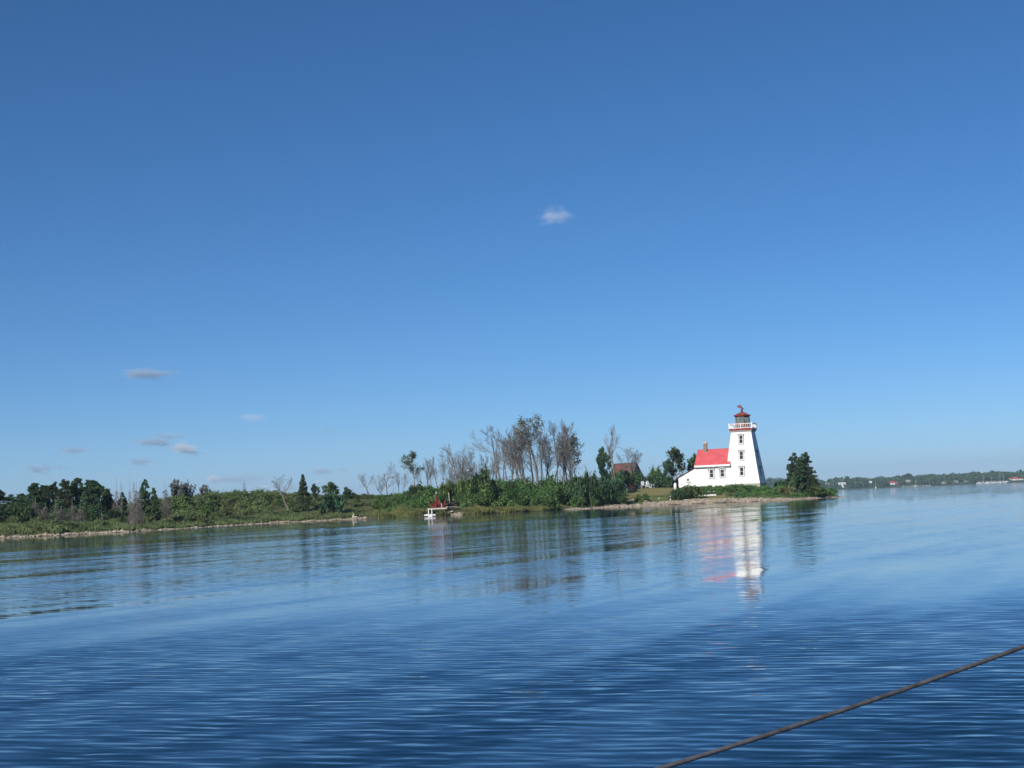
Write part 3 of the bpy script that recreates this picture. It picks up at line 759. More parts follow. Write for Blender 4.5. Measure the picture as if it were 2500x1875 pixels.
# ------------------------------------------------------------------ evergreens and leafy trees
plant_w('spruce_tree', 'spruce', 741, 1156, 216, 46, 'lone dark conical spruce on the scrub hill', 'tree')
PINES = [(-8, 1196, 182, 62), (24, 1208, 192, 44), (55, 1206, 188, 46), (86, 1182, 180, 50), (110, 1186, 186, 46), (130, 1180, 183, 46), (160, 1174, 180, 48), (190, 1171, 182, 54), (224, 1174, 179, 52), (244, 1179, 184, 46), (262, 1196, 182, 40)]
for i, (a, c, Yd, w) in enumerate(PINES):
    plant_w('pine_tree', 'pine%d' % (i % 4), a, c, Yd, w * 1.1, '%s dark pine from the left in the stand by the shore' % ORD[i] if i else 'dark pine cut off by the picture\'s left edge', 'tree', 'pines by the shore')
plant_w('cedar_tree', 'cedar0', 356, 1168, 178, 42, 'dense dark cedar among the grey dead conifers', 'tree')
plant_w('cedar_tree', 'cedar2', 377, 1189, 178, 36, 'shorter dark cedar at the right of the dense one among dead conifers', 'tree')
plant_w('cedar_tree', 'cedar2', 300, 1200, 180, 36, 'low dark cedar behind the dead conifers nearest the pine stand', 'tree')
plant_w('cedar_tree', 'cedar1', 1943, 1103, 268, 48, 'tall dense cedar at the point, left one of the pair', 'tree')
plant_w('cedar_tree', 'cedar0', 1967, 1102, 266, 58, 'tall dense cedar at the point, right one of the pair', 'tree')
plant_w('cedar_tree', 'cedar1', 1982, 1138, 263, 46, 'shorter cedar on the right flank of the tall pair', 'tree')
plant_w('cedar_tree', 'cedar2', 1953, 1120, 263, 56, 'bushy cedar in front of the tall pair at the point', 'tree')
DEAD = [(88, 1214, 168, 'snag2', 1.0, 44), (112, 1226, 167, 'snag2', 1.0, 36), (137, 1216, 168, 'snag0', .7, 34), (150, 1232, 166, 'snag2', .8, 40), (178, 1214, 168, 'snag0', .7, 36), (196, 1230, 166, 'snag2', .8, 38), (249, 1244, 167, 'snag1', .5, 14),
        (287, 1164, 172, 'snag0', 1.0, 30), (298, 1168, 176, 'snag1', .5, 12), (319, 1163, 171, 'snag0', .6, 20), (329, 1170, 174, 'snag1', .7, 22), (335, 1174, 170, 'snag2', 1.0, 36), (344, 1172, 175, 'snag0', .7, 22), (405, 1172, 178, 'snag2', 1.0, 36)]
for i, (a, c, Yd, kd, w, wp) in enumerate(DEAD):
    plant_w('dead_conifer', kd, a, c, Yd, wp, '%s dead grey conifer from the left near the left shore' % ORD[i], 'tree', 'dead conifers near the left shore')
plant_w('grey_juniper', 'plume0', 430, 1169, 225, 40, 'tallest silvery juniper of plumed branches at the scrub hill\'s left end', 'tree')
plant_w('grey_juniper', 'plume1', 456, 1174, 228, 42, 'silvery spiky juniper in the middle of the three on the scrub hill', 'tree')
plant_w('grey_juniper', 'plume0', 500, 1182, 232, 30, 'small silvery juniper, rightmost of the three on the scrub hill', 'tree', rz=2.2)
plant_w('birch_tree', 'broad0', 1652, 1094, 292, 62, 'open-crowned leafy birch behind the white lean-to', 'tree')
plant_w('birch_tree', 'broad0', 1632, 1122, 286, 46, 'lower leafy birch with a pale leaning trunk beside the lean-to', 'tree', rz=1.0)
plant_w('leafy_tree', 'broad2', 1692, 1110, 296, 34, 'leafy tree just behind the left end of the red roof', 'tree')
plant_w('leafy_tree', 'broad1', 806, 1178, 222, 42, 'rounded leafy tree on the scrub hill right of the spruce', 'tree')
plant_w('leafy_tree', 'broad2', 775, 1182, 226, 26, 'small leafy tree between the spruce and the rounded tree', 'tree')
plant_w('leafy_tree', 'broad2', 846, 1190, 224, 40, 'low leafy tree at the right end of the scrub hill', 'tree')
plant_w('vine_covered_tree', 'broad2', 1484, 1096, 262, 44, 'vine-wrapped green tree at the foot of the tall twin-stemmed tree', 'tree')

# ------------------------------------------------------------------ shrubs that stand out
SHR = [(1186, 1143, 222, 74, 'shrub_dark0', 'big round dark shrub below the grove, right of the red chairs'),
       (1142, 1166, 218, 50, 'shrub_mid0', 'green shrub left of the big round dark one'),
       (1096, 1176, 222, 60, 'shrub_mid1', 'broad green shrub behind the red umbrella'),
       (1030, 1178, 226, 54, 'shrub_dark1', 'dark shrub below the half-dead spreading tree'),
       (1438, 1146, 240, 40, 'shrub_dark2', 'upright dark shrub in front of the grove\'s right end'),
       (1404, 1160, 238, 50, 'shrub_dark0', 'rounded dark shrub under the grey-leaved crooked tree'),
       (1350, 1162, 236, 60, 'shrub_mid2', 'green shrub under the middle of the tall grove'),
       (1480, 1158, 246, 56, 'shrub_dark1', 'dark shrub under the vine-wrapped tree'),
       (1518, 1146, 274, 60, 'shrub_dark2', 'dark shrub hiding the wall below the rusty roof'),
       (1556, 1150, 286, 56, 'shrub_dark0', 'dark shrub behind the white lawn chairs'),
       (1501, 1146, 284, 54, 'shrub_dark1', 'dark shrub in front of the rusty roof\'s left end'),
       (1596, 1141, 290, 40, 'shrub_mid0', 'pointed green shrub at the back of the lawn'),
       (1622, 1158, 286, 50, 'shrub_dark1', 'dense shrub between the lawn and the lean-to'),
       (1566, 1205, 250, 34, 'shrub_mid1', 'small dark green shrub at the lawn\'s stony edge'),
       (820, 1196, 212, 60, 'shrub_dark1', 'dark round shrub below the rounded tree on the scrub hill'),
       (1905, 1172, 284, 50, 'shrub_dark2', 'low dark shrub between the tower and the cedars'),
       (1858, 1166, 279, 26, 'shrub_mid2', 'shrub growing against the shaded side of the tower'),
       (1988, 1186, 262, 70, 'shrub_mid0', 'low green shrub at the foot of the cedars toward the point'),
       (1932, 1184, 258, 56, 'shrub_olive0', 'light green shrub at the foot of the cedars toward the tower'),
       (1692, 1184, 254, 60, 'shrub_mid1', 'low shrub in front of the lean-to\'s small window'),
       (1658, 1192, 252, 50, 'shrub_dark0', 'dark low shrub at the left corner of the lean-to')]
for a, c, Yd, w, kd, lb in SHR:
    plant_w('shrub', kd, a, c, Yd, w, lb, 'shrub', 'shrubs that stand out')

# ------------------------------------------------------------------ the uncountable scrub, thicket and shore grass
PROF_X = [-700, 0, 60, 150, 270, 330, 420, 480, 520, 560, 620, 680, 740, 850, 880, 920, 960, 1000, 1040, 1090, 1130, 1170, 1230, 1290, 1350, 1400, 1430, 1470, 1520]
PROF_Y = [1262, 1240, 1236, 1236, 1232, 1222, 1208, 1201, 1198, 1196, 1192, 1198, 1203, 1207, 1214, 1206, 1202, 1192, 1182, 1174, 1167, 1162, 1164, 1160, 1162, 1160, 1158, 1164, 1164]
def thicket(name, label, px, d, hfun, mat, sizes, seed, dens=1.0):
    rs_ = np.random.RandomState(seed); Cs, Ss = [], []
    X, Y, Z, sd = batch_ground(px, d)
    for i in range(len(px)):
        if sd[i] < .8: continue
        h = hfun(px[i], X[i], Y[i], Z[i], d[i]) * rs_.uniform(.72, 1.08)
        if h < .2: continue
        C, S = SHRUB[rs_.randint(8)]
        k = rs_.rand(len(C)) < dens
        C, S = C[k], S[k]
        w = rs_.uniform(*sizes) * (0.5 + .35 * h)
        a = rs_.uniform(0, 6.28); c, s = math.cos(a), math.sin(a)
        Cs.append(np.stack([X[i] + w * (C[:, 0] * c - C[:, 1] * s), Y[i] + w * (C[:, 0] * s + C[:, 1] * c), Z[i] - .1 + C[:, 2] * h], 1)); Ss.append(S * np.clip((w + h) * .62, .55, 2.0))
    C = np.concatenate(Cs); S = np.concatenate(Ss)
    return tag(obj(name, leaves_mesh(name, C, S, mat, rs_, .5, 1.5)), label, kind='stuff')
def h_left(px, X, Y, Z, d):
    zt = zat(X, Y, np.interp(px, PROF_X, PROF_Y)); t = np.clip((d - 4) / 42, 0, 1)
    return max(.7, min((zt - Z) * 1.0, 2.6) * (.35 + .65 * t) if zt - Z < 2.6 else .7 + 1.7 * t)
def h_mid(px, X, Y, Z, d):
    zt = zat(X, Y, np.interp(px, PROF_X, PROF_Y)); t = np.clip((d - 3) / 13, 0, 1)
    return max(.6, (zt - Z) * (.3 + .62 * t))
rs = np.random.RandomState(21)
n = 330; px = rs.uniform(-420, 900, n); d = 3.5 + rs.rand(n) ** 1.1 * 62
thicket('scrub', 'low olive-green scrub covering the left half of the island', px, d, h_left, M['leaf_olive'], (1.0, 1.7), 31, .50)
n = 120; px = rs.uniform(280, 900, n); d = 18 + rs.rand(n) * 48
thicket('scrub', 'darker green scrub on the crest of the left slope', px, d, h_left, M['leaf_mid'], (.9, 1.5), 32, .62)
n = 210; px = rs.uniform(905, 1505, n); d = 4 + rs.rand(n) * 40; k = ~((px > 1030) & (px < 1118) & (d < 9.5)); px, d = px[k], d[k]
thicket('thicket', 'dense green thicket filling the middle of the island', px, d, h_mid, M['leaf_mid'], (.9, 1.4), 33, .8)
n = 40; px = rs.uniform(1500, 1700, n); d = 40 + rs.rand(n) * 16
thicket('thicket', 'dark green bushes behind the lawn', px, d, lambda px, X, Y, Z, d: 2.0 + 1.3 * math.sin(px * .08), M['leaf_dark'], (.9, 1.3), 34, .8)
n = 230; px = rs.uniform(1640, 2015, n); d = 5.5 + rs.rand(n) * 20; k = ~((px > 1648) & (px < 1760) & (d < 11)); px, d = px[k], d[k]
thicket('low_bushes', 'low weedy bushes between the stony shore and the lighthouse', px, d, lambda px, X, Y, Z, d: (.5 + .5 * abs(math.sin(px * .043)) if not (1718 < px < 1800 and 13 < d < 18) else .2) if d < 18 else max(.35, min(1.5, zat(X, Y, np.interp(px, [1640, 1680, 1700, 1880], [1192, 1184, 1183, 1178])) - Z)), M['leaf_mid'], (1.0, 1.6), 35, .42)
n = 90; px = rs.uniform(-160, 285, n); d = 14 + rs.rand(n) * 22
thicket('thicket', 'dark bushes under the pines at the left shore', px, d, lambda px, X, Y, Z, d: 1.6 + .8 * math.sin(px * .05 + d), M['leaf_dark'], (.9, 1.4), 36, .7)
def blades(name, label, px, d, h, mat, seed, wid=.05):
    rs_ = np.random.RandomState(seed); X, Y, Z, sd = batch_ground(px, d); ok = sd > .15
    X, Y, Z = X[ok], Y[ok], Z[ok]; n = len(X); q = px[ok]; h = h * rs_.uniform(.55, 1.2, n) * (.75 + .45 * np.sin(q * .037 + d[ok] * .6) * np.sin(q * .11 + 2 + d[ok])); a = rs_.uniform(0, 6.28, n)
    dx, dy = np.cos(a) * wid, np.sin(a) * wid; lx, ly = rs_.normal(0, .18, n) * h, rs_.normal(0, .18, n) * h
    V = np.stack([np.stack([X - dx, Y - dy, Z - .03], 1), np.stack([X + dx, Y + dy, Z - .03], 1), np.stack([X + lx, Y + ly, Z + h], 1)], 1).reshape(-1, 3)
    return tag(obj(name, np_mesh(name, V, np.arange(3 * n).reshape(n, 3), mat)), label, kind='stuff')
n = 30000; px = rs.uniform(-200, 930, n); d = rs.uniform(1.6, 9, n) + 1.0
blades('shore_grass', 'rough grass along the left shore', px, d, .55, M['leaf_olive'], 41, .06)
n = 26000; px = rs.uniform(905, 1370, n); d = rs.uniform(.2, 6.5, n); k = ~((px > 1034) & (px < 1092) & (d > 1.5)) & ~((px > 1088) & (px < 1116)); px, d = px[k], d[k]
blades('reeds', 'light green reeds at the water below the thicket', px, d, .75, M['leaf_reed'], 42, .06)
n = 16000; px = rs.uniform(1370, 2030, n); d = rs.uniform(2.5, 13, n) + np.interp(px, [1370, 1560, 1700], [0, 0, 1]); k = ~((px > 1648) & (px < 1760) & (d < 11.5)) & ((d > 5.5) | (np.sin(px * .23) * np.sin(px * .071 + 1) > .35)); px, d = px[k], d[k]
blades('bank_grass', 'patchy grass on the bank above the stones', px, d, .4, M['leaf_olive'], 43, .06)

# ------------------------------------------------------------------ lighthouse
LZ = 3.05
LX0, LY0 = xat(1812, 276, LZ), 276.0         # centre of the tower's front foot
lh = thing('lighthouse', 'white square tapering lighthouse with a red-roofed keeper\'s house joined on', 'lighthouse', (LX0, LY0, LZ), R(-19.6))
HW0, HW1, TH = 3.18, 1.83, 9.32              # half width at the foot and under the gallery, height of the white wall
SL = (HW0 - HW1) / TH
CY = HW0                                     # tower axis, behind the front foot
def hw(z): return HW0 - SL * z
def ring(z, e=0.0):
    q = hw(z) + e; return [(-q, CY - q, z), (q, CY - q, z), (q, CY + q, z), (-q, CY + q, z)]
MB().hexa(ring(0), ring(TH)).build('tower_wall', M['white'], lh)
MB().hexa([(x * 1.015, CY + (y - CY) * 1.015, -.9) for x, y, z in ring(0)], [(x * 1.012, CY + (y - CY) * 1.012, -.004) for x, y, z in ring(0)]).build('foundation', M['foundation'], lh)
MB().hexa([(x, y, TH + .003) for x, y, z in ring(TH, .05)], [(x, y, TH + .33) for x, y, z in ring(TH, .24)]).build('cornice', M['soffit'], lh)
gd = MB().hexa([(x, y, TH + .335) for x, y, z in ring(TH, .28)], [(x, y, TH + .60) for x, y, z in ring(TH, .30)]).build('gallery_deck', M['trim_red'], lh)
DZ = TH + .605
GR = HW1 + .26
def rail_side(k):
    """one side of the gallery railing: posts, rails, balusters"""
    ang = k * math.pi / 2; c, s = math.cos(ang), math.sin(ang)
    def w(p): return (p[0] * c - p[1] * s, CY + p[0] * s + p[1] * c, p[2])
    def bx(x0, x1, y, z0, z1, t): return [w((a, b, zz)) for zz in (z0, z1) for a, b in ((x0, y - t), (x1, y - t), (x1, y + t), (x0, y + t))]
    m = MB()
    for z0, z1 in ((DZ + .07, DZ + .17), (DZ + .82, DZ + .93)):
        q = bx(-GR + .05, GR - .05, -GR, z0, z1, .035); m.hexa(q[:4], q[4:])
    r = m.build('railing', M['trim_white'], lh)
    for i in range(13):
        x = -GR + 2 * GR * (i + .5) / 13
        q = bx(x - .032, x + .032, -GR, DZ + .17, DZ + .82, .025); MB().hexa(q[:4], q[4:]).build('baluster', M['trim_white'], r)
    q = bx(-GR - .07, -GR + .07, -GR, DZ + .003, DZ + 1.02, .07); MB().hexa(q[:4], q[4:]).build('post', M['trim_white'], r)
    if k in (0, 3):
        q = bx(-.07, .07, -GR + .01, DZ + .003, DZ + .98, .05); MB().hexa(q[:4], q[4:]).build('post', M['trim_white'], r)
for k in range(4): rail_side(k)
def octo(r, z, k=8): return [(r * math.cos(2 * math.pi * (j + .5) / k), CY + r * math.sin(2 * math.pi * (j + .5) / k), z) for j in range(k)]
def frustum(r0, z0, r1, z1, k=8):
    return MB().add(octo(r0, z0, k) + octo(r1, z1, k), [tuple(range(k))[::-1], tuple(range(k, 2 * k))] + [(j, (j + 1) % k, k + (j + 1) % k, k + j) for j in range(k)])
LR = 1.38
frustum(LR - .06, DZ + .003, LR - .06, DZ + .92).build('lantern_wall', M['lantern_red'], lh)
frustum(LR + .03, DZ + .922, LR + .03, DZ + 1.02).build('lantern_sill', M['trim_red'], lh)
lan = frustum(LR - .05, DZ + 2.10, LR + .02, DZ + 2.36).build('lantern_frieze', M['lantern_red'], lh)
GZ0, GZ1 = DZ + 1.022, DZ + 2.098
for j in range(8):
    a0, a1 = 2 * math.pi * (j + .5) / 8, 2 * math.pi * (j + 1.5) / 8
    p0 = Vector((LR * math.cos(a0) * .97, CY + LR * math.sin(a0) * .97, 0)); p1 = Vector((LR * math.cos(a1) * .97, CY + LR * math.sin(a1) * .97, 0))
    MB().tube([(p0.x, p0.y, GZ0), (p0.x, p0.y, GZ1)], .045, 6).build('mullion', M['soffit'] if j in (4, 5) else M['lantern_red'], lh)
    n_ = Vector((p0.y - p1.y, p1.x - p0.x, 0)).normalized() * .012
    MB().hexa([(p0.x - n_.x, p0.y - n_.y, GZ0), (p1.x - n_.x, p1.y - n_.y, GZ0), (p1.x + n_.x, p1.y + n_.y, GZ0), (p0.x + n_.x, p0.y + n_.y, GZ0)],
              [(p0.x - n_.x, p0.y - n_.y, GZ1), (p1.x - n_.x, p1.y - n_.y, GZ1), (p1.x + n_.x, p1.y + n_.y, GZ1), (p0.x + n_.x, p0.y + n_.y, GZ1)]).build('pane', None, lh).data.materials.append(None)
m, nt, N, L, b = node_mat('lantern_pane')
b.inputs['Base Color'].default_value = (.75, .83, .8, 1); b.inputs['Roughness'].default_value = .05
tp = N.new('ShaderNodeBsdfTransparent'); tp.inputs[0].default_value = (.72, .80, .78, 1); mx = N.new('ShaderNodeMixShader'); mx.inputs[0].default_value = .12
L.new(tp.outputs[0], mx.inputs[1]); L.new(b.outputs[0], mx.inputs[2]); L.new(mx.outputs[0], N['Material Output'].inputs['Surface'])
for o in lh.children:
    if o.name.startswith('pane'):
        o.data.materials.clear(); o.data.materials.append(m)
MB().lathe([(.16, DZ + .93), (.16, DZ + 1.2), (.30, DZ + 1.32), (.34, DZ + 1.6), (.24, DZ + 1.85), (.08, DZ + 1.95)], 12, (0, CY, 0)).build('lamp_lens', M['lens'], lh, smooth=True)
MB().hexa([(-1.25, CY + .75, DZ + .93), (1.0, CY + .75, DZ + .93), (1.0, CY + .8, DZ + .93), (-1.25, CY + .8, DZ + .93)],
          [(-1.25, CY + .75, DZ + 2.0), (-.1, CY + .75, DZ + 2.0), (-.1, CY + .8, DZ + 2.0), (-1.25, CY + .8, DZ + 2.0)]).build('lamp_screen', M['dark_metal'], lh)
lr_ = frustum(LR + .26, DZ + 2.37, LR + .27, DZ + 2.45).build('lantern_eave', M['trim_red'], lh)
roofm = MB().add(octo(LR + .27, DZ + 2.453) + octo(LR * .55, DZ + 2.86) + octo(.14, DZ + 3.12),
                 [(j, (j + 1) % 8, 8 + (j + 1) % 8, 8 + j) for j in range(8)] + [(8 + j, 8 + (j + 1) % 8, 16 + (j + 1) % 8, 16 + j) for j in range(8)] + [tuple(range(16, 24)), tuple(range(8))[::-1]])
lrf = roofm.build('lantern_roof', M['lantern_red'], lh)
# cowl ventilator: swivelling hooded pipe with a tail fin
cw = MB(); base = DZ + 3.1
path = [(0, CY, base), (0, CY, base + .42), (-.03, CY, base + .68), (-.16, CY, base + .92), (-.36, CY, base + 1.08), (-.56, CY, base + 1.04), (-.66, CY, base + .86)]
cw.tube(path, [.21, .17, .18, .21, .23, .24, .25], 10).build('ventilator', M['lantern_red'], lrf, smooth=True)
MB().add([(.06, CY - .02, base + .52), (.46, CY - .02, base + .74), (.30, CY - .02, base + .42), (.06, CY + .02, base + .52), (.46, CY + .02, base + .74), (.30, CY + .02, base + .42)],
         [(0, 1, 2), (5, 4, 3), (0, 3, 4, 1), (1, 4, 5, 2), (2, 5, 3, 0)]).build('tail_fin', M['dark_metal'], lrf)

def window(u, z, w, h, plane, hood=True, square=False):
    """sash window; plane(u, z, out) gives a point of the wall, 'out' metres in front of it"""
    def slab(u0, u1, z0, z1, o0, o1): 
        lo = [plane(u0, z0, o1), plane(u1, z0, o1), plane(u1, z0, o0), plane(u0, z0, o0)]; hi = [plane(u0, z1, o1), plane(u1, z1, o1), plane(u1, z1, o0), plane(u0, z1, o0)]
        return lo, hi
    wn_ = MB().hexa(*slab(u - w / 2 - .21, u + w / 2 + .21, z - h / 2 - .17, z + h / 2 + .17, -.05, .035)).build('window', M['brown_trim'], lh)
    fr = MB()
    for a in ((u - w / 2 - .13, u - w / 2, z - h / 2 - .11, z + h / 2 + .11), (u + w / 2, u + w / 2 + .13, z - h / 2 - .11, z + h / 2 + .11),
              (u - w / 2, u + w / 2, z - h / 2 - .12, z - h / 2), (u - w / 2, u + w / 2, z + h / 2, z + h / 2 + .12), (u - w / 2, u + w / 2, z - .022, z + .022)):
        fr.hexa(*slab(*a, .036, .10))
    fr.build('frame', M['trim_white'], wn_)
    MB().hexa(*slab(u - w / 2, u + w / 2, z + .03, z + h / 2, .036, .05)).build('pane', M['glass'], wn_)
    MB().hexa(*slab(u - w / 2, u + w / 2, z - h / 2, z - .03, .036, .05)).build('pane', M['glass'], wn_)
    MB().hexa(*slab(u - w / 2 - .24, u + w / 2 + .24, z - h / 2 - .24, z - h / 2 - .163, -.03, .14)).build('sill', M['trim_white'], wn_)
    if hood:
        zz = z + h / 2 + .165; n = 6; pts = []
        hm = MB()
        for i in range(n):
            t0, t1 = i / n, (i + 1) / n
            f = lambda t: .14 * (1 - (2 * t - 1) ** 2)
            ua, ub = u - w / 2 - .26 + t0 * (w + .52), u - w / 2 - .26 + t1 * (w + .52)
            lo = [plane(ua, zz + f(t0), .20), plane(ub, zz + f(t1), .20), plane(ub, zz + f(t1), -.03), plane(ua, zz + f(t0), -.03)]
            hi = [plane(ua, zz + .10 + f(t0), .20), plane(ub, zz + .10 + f(t1), .20), plane(ub, zz + .10 + f(t1), -.03), plane(ua, zz + .10 + f(t0), -.03)]
            hm.hexa(lo, hi)
        hm.build('hood', M['trim_white'], wn_)
        for sgn in (-1, 1):
            uu = u + sgn * (w / 2 + .215)
            MB().hexa(*slab(uu - .045, uu + .045, zz - .30, zz - .003, -.03, .17)).build('bracket', M['brown_trim'], wn_)
    return wn_
front_plane = lambda u, z, out: (u, SL * z - out, z)
right_plane = lambda u, z, out: (hw(z) + out, CY + u, z)
for z in (2.22, 5.12, 8.0): window(-.02, z, .58, 1.42, front_plane)
for z in (2.22, 5.12): window(0.0, z, .46, 1.32, right_plane)
# keeper's house
HX0, HX1, HY0, HY1, HE, HR = -8.25, -1.2, .42, 6.4, 3.86, 6.45
hym = (HY0 + HY1) / 2
MB().prism([(HY0, -1.1), (HY1, -1.1), (HY1, HE), (hym, HR - .12), (HY0, HE)], HX0, HX1, 'x').build('house_wall', M['white'], lh)
def roof_slab(y0, z0, y1, z1, x0, x1, t, up=1):
    return MB().hexa([(x0, y0, z0), (x1, y0, z0), (x1, y1, z1), (x0, y1, z1)], [(x0, y0, z0 + t), (x1, y0, z0 + t), (x1, y1, z1 + t), (x0, y1, z1 + t)])
rs_l = (HR - HE) / (hym - HY0)
RX1 = -2.02
roof = roof_slab(HY0 - .42, HE - .42 * rs_l + .06, hym, HR, HX0 - .32, RX1, .07).build('roof', M['roof_red'], lh)
for i in range(11):
    x = HX0 - .2 + i * .585
    MB().hexa([(x, HY0 - .43, HE - .43 * rs_l + .125), (x + .035, HY0 - .43, HE - .43 * rs_l + .125), (x + .035, hym - .02, HR + .06), (x, hym - .02, HR + .06)],
              [(x, HY0 - .43, HE - .43 * rs_l + .155), (x + .035, HY0 - .43, HE - .43 * rs_l + .155), (x + .035, hym - .02, HR + .09), (x, hym - .02, HR + .09)]).build('roof_seam', M['roof_red'], roof)
MB().hexa([(HX0 - .32, hym + .01, HR), (RX1, hym + .01, HR), (RX1, HY1 + .4, HE - .4 * rs_l + .06), (HX0 - .32, HY1 + .4, HE - .4 * rs_l + .06)],
          [(HX0 - .32, hym + .01, HR + .07), (RX1, hym + .01, HR + .07), (RX1, HY1 + .4, HE - .4 * rs_l + .13), (HX0 - .32, HY1 + .4, HE - .4 * rs_l + .13)]).build('roof', M['roof_red'], lh)
MB().box(((HX0 - .34 + RX1) / 2, hym, HR + .10), (RX1 - HX0 + .34, .22, .05)).build('ridge_cap', M['roof_red'], roof)
ez = HE - .42 * rs_l
MB().box(((HX0 - .34 + RX1) / 2, HY0 - .46, ez - .05), (RX1 - HX0 + .34, .06, .34)).build('fascia', M['trim_white'], lh)
MB().box(((HX0 - .3 + RX1) / 2, HY0 - .215, ez - .05), (RX1 - HX0 + .28, .42, .04)).build('soffit', M['soffit'], lh)
house_plane = lambda u, z, out: (u, HY0 - out, z)
window(-5.55, 2.10, .60, 1.40, house_plane)
window(-3.58, 2.08, .64, 1.26, house_plane)
# lean-to at the far end
LT0, LT1 = -11.75, HX0 - .003
lt_front, lt_back = HY0 + .02, HY1 - .3
lean = MB().prism([(LT0, -1.6), (LT1, -1.6), (LT1, 3.30), (LT0, 1.52)], lt_front, lt_back, 'y').build('lean_to_wall', M['white'], lh)
sl = (3.30 - 1.52) / (LT1 - LT0)
MB().hexa([(LT0 - .28, lt_front - .14, 1.52 - .28 * sl + .006), (LT1, lt_front - .14, 3.306), (LT1, lt_back + .2, 3.306), (LT0 - .28, lt_back + .2, 1.52 - .28 * sl + .006)],
          [(LT0 - .28, lt_front - .14, 1.52 - .28 * sl + .13), (LT1, lt_front - .14, 3.43), (LT1, lt_back + .2, 3.43), (LT0 - .28, lt_back + .2, 1.52 - .28 * sl + .13)]).build('lean_to_roof', M['shingle'], lh)
MB().box((LT0 - .02, lt_front - .012, .0), (.06, .05, 3.0)).build('corner_board', M['brown_trim'], lh)
sw = MB()
for a in ((-.36, .36, -.36, -.2), (-.36, .36, .2, .36), (-.36, -.2, -.2, .2), (.2, .36, -.2, .2)):
    sw.box((-9.95 + (a[0] + a[1]) / 2, lt_front - .03, 1.12 + (a[2] + a[3]) / 2), (a[1] - a[0], .06, a[3] - a[2]))
swo = sw.build('window', M['trim_white'], lh)
MB().box((-9.95, lt_front - .012, 1.12), (.40, .02, .40)).build('pane', M['glass'], swo)
MB().box((-9.95, lt_front - .03, 1.12), (.03, .03, .40)).build('glazing_bar', M['trim_white'], swo)
MB().box((-9.95, lt_front - .06, .70), (.84, .12, .06)).build('sill', M['soffit'], swo)
MB().tube([(-9.86, lt_front - .09, -1.3), (-9.86, lt_front - .09, .45)], .045, 8).build('downpipe', M['dark_metal'], lh)
# chimney
chy = hym - .35
ch = MB().box((-7.05, chy, 6.75), (.62, .62, 1.75)).build('chimney', M['chimney'], lh)
MB().box((-7.05, chy, 7.72), (.74, .74, .20)).build('cap', M['cap'], ch)
for dx in (-.17, .17): MB().lathe([(.13, 7.823), (.11, 8.0), (.13, 8.02)], 10, (-7.05 + dx, chy, 0)).build('chimney_pot', M['cap'], ch)

# ------------------------------------------------------------------ the building with the rusty roof, behind
bX, bY = xat(1535, 302, 3.3), 302.0; bz = ground(bX, bY)
bn = thing('outbuilding', 'grey gabled building with a rusty red roof half hidden behind trees', 'building', (bX, bY, bz - .1), R(-26))
rz_ = zat(bX, bY, 1131) - bz
MB().prism([(-3.2, 0), (3.2, 0), (3.2, rz_ - 2.7), (0, rz_ - .1), (-3.2, rz_ - 2.7)], -2.6, 1.75, 'x').build('wall', M['barn_wall'], bn)
for sgn in (-1, 1):
    MB().hexa([(-2.9, sgn * 3.55, rz_ - 2.95), (1.95, sgn * 3.55, rz_ - 2.95), (1.95, sgn * .01, rz_), (-2.9, sgn * .01, rz_)],
              [(-2.9, sgn * 3.55, rz_ - 2.83), (1.95, sgn * 3.55, rz_ - 2.83), (1.95, sgn * .01, rz_ + .12), (-2.9, sgn * .01, rz_ + .12)]).build('roof', M['barn_roof'], bn)
MB().box((-.47, 0, rz_ + .13), (4.8, .25, .06)).build('ridge_cap', M['barn_roof'], bn)

# ------------------------------------------------------------------ lawn furniture
def slat_chair(name, label, px, py, mat, face, group=None, s=1.0, Y=None):
    if Y: X, Yd, z = on_ground(px, Y)
    else: X, Yd, z = pick(px, py)
    t = thing(name, label, 'chair', (X, Yd, z), face, group); t.scale = (s, s, s)
    seat = MB()
    for i in range(5): seat.box((-.05 + i * .115, 0, .27 + i * .026), (.10, .54, .022), (0, -.22, 0))
    seat.build('seat', mat, t)
    back = MB()
    for i in range(6):
        y = -.23 + i * .092; hh = .80 + .10 * math.cos(y * 5.5)
        back.box((-.20 - .17 * hh / .9, y, .24 + hh * .48), (.022, .078, hh), (0, -.36, 0))
    back.build('backrest', mat, t)
    for sgn in (-1, 1):
        MB().box((.12, sgn * .34, .56), (.72, .12, .024)).build('armrest', mat, t)
        MB().box((.42, sgn * .31, .275), (.09, .03, .55)).build('leg', mat, t)
        MB().box((-.14, sgn * .31, .235), (.95, .03, .10), (0, .30, 0)).build('leg', mat, t)
    return t
slat_chair('lawn_chair', 'weathered grey slatted chair, nearest the bushes on the lawn', 1524, 1203, M['chair_grey'], R(-20), s=1.15)
slat_chair('lawn_chair', 'weathered grey slatted chair next to the red chair on the lawn', 1536, 1199, M['chair_grey'], R(-15), s=1.2)
slat_chair('lawn_chair', 'red slatted chair on the lawn', 1546, 1197, M['chair_red'], R(10), s=1.15)
slat_chair('lawn_chair', 'bright white slatted chair with a tall back at the back of the lawn', 1588, 1187, M['chair_white'], R(-40), s=1.25, Y=278)
slat_chair('lawn_chair', 'white slatted chair seen from the front beside the bright white one', 1581, 1187, M['chair_white'], R(-95), s=1.05, Y=280)
slat_chair('lawn_chair', 'shaded white slatted chair under the dark shrubs', 1571, 1187, M['chair_white'], R(-80), s=1.1, Y=279)
slat_chair('lawn_chair', 'low white slatted chair deepest in the shrubs\' shade', 1563, 1187, M['chair_white'], R(-20), s=.8, Y=276)
X, Y, z = on_ground(1649, 268)
pt = thing('gas_tank', 'upright white gas tank beside the lean-to', 'tank', (X, Y, z))
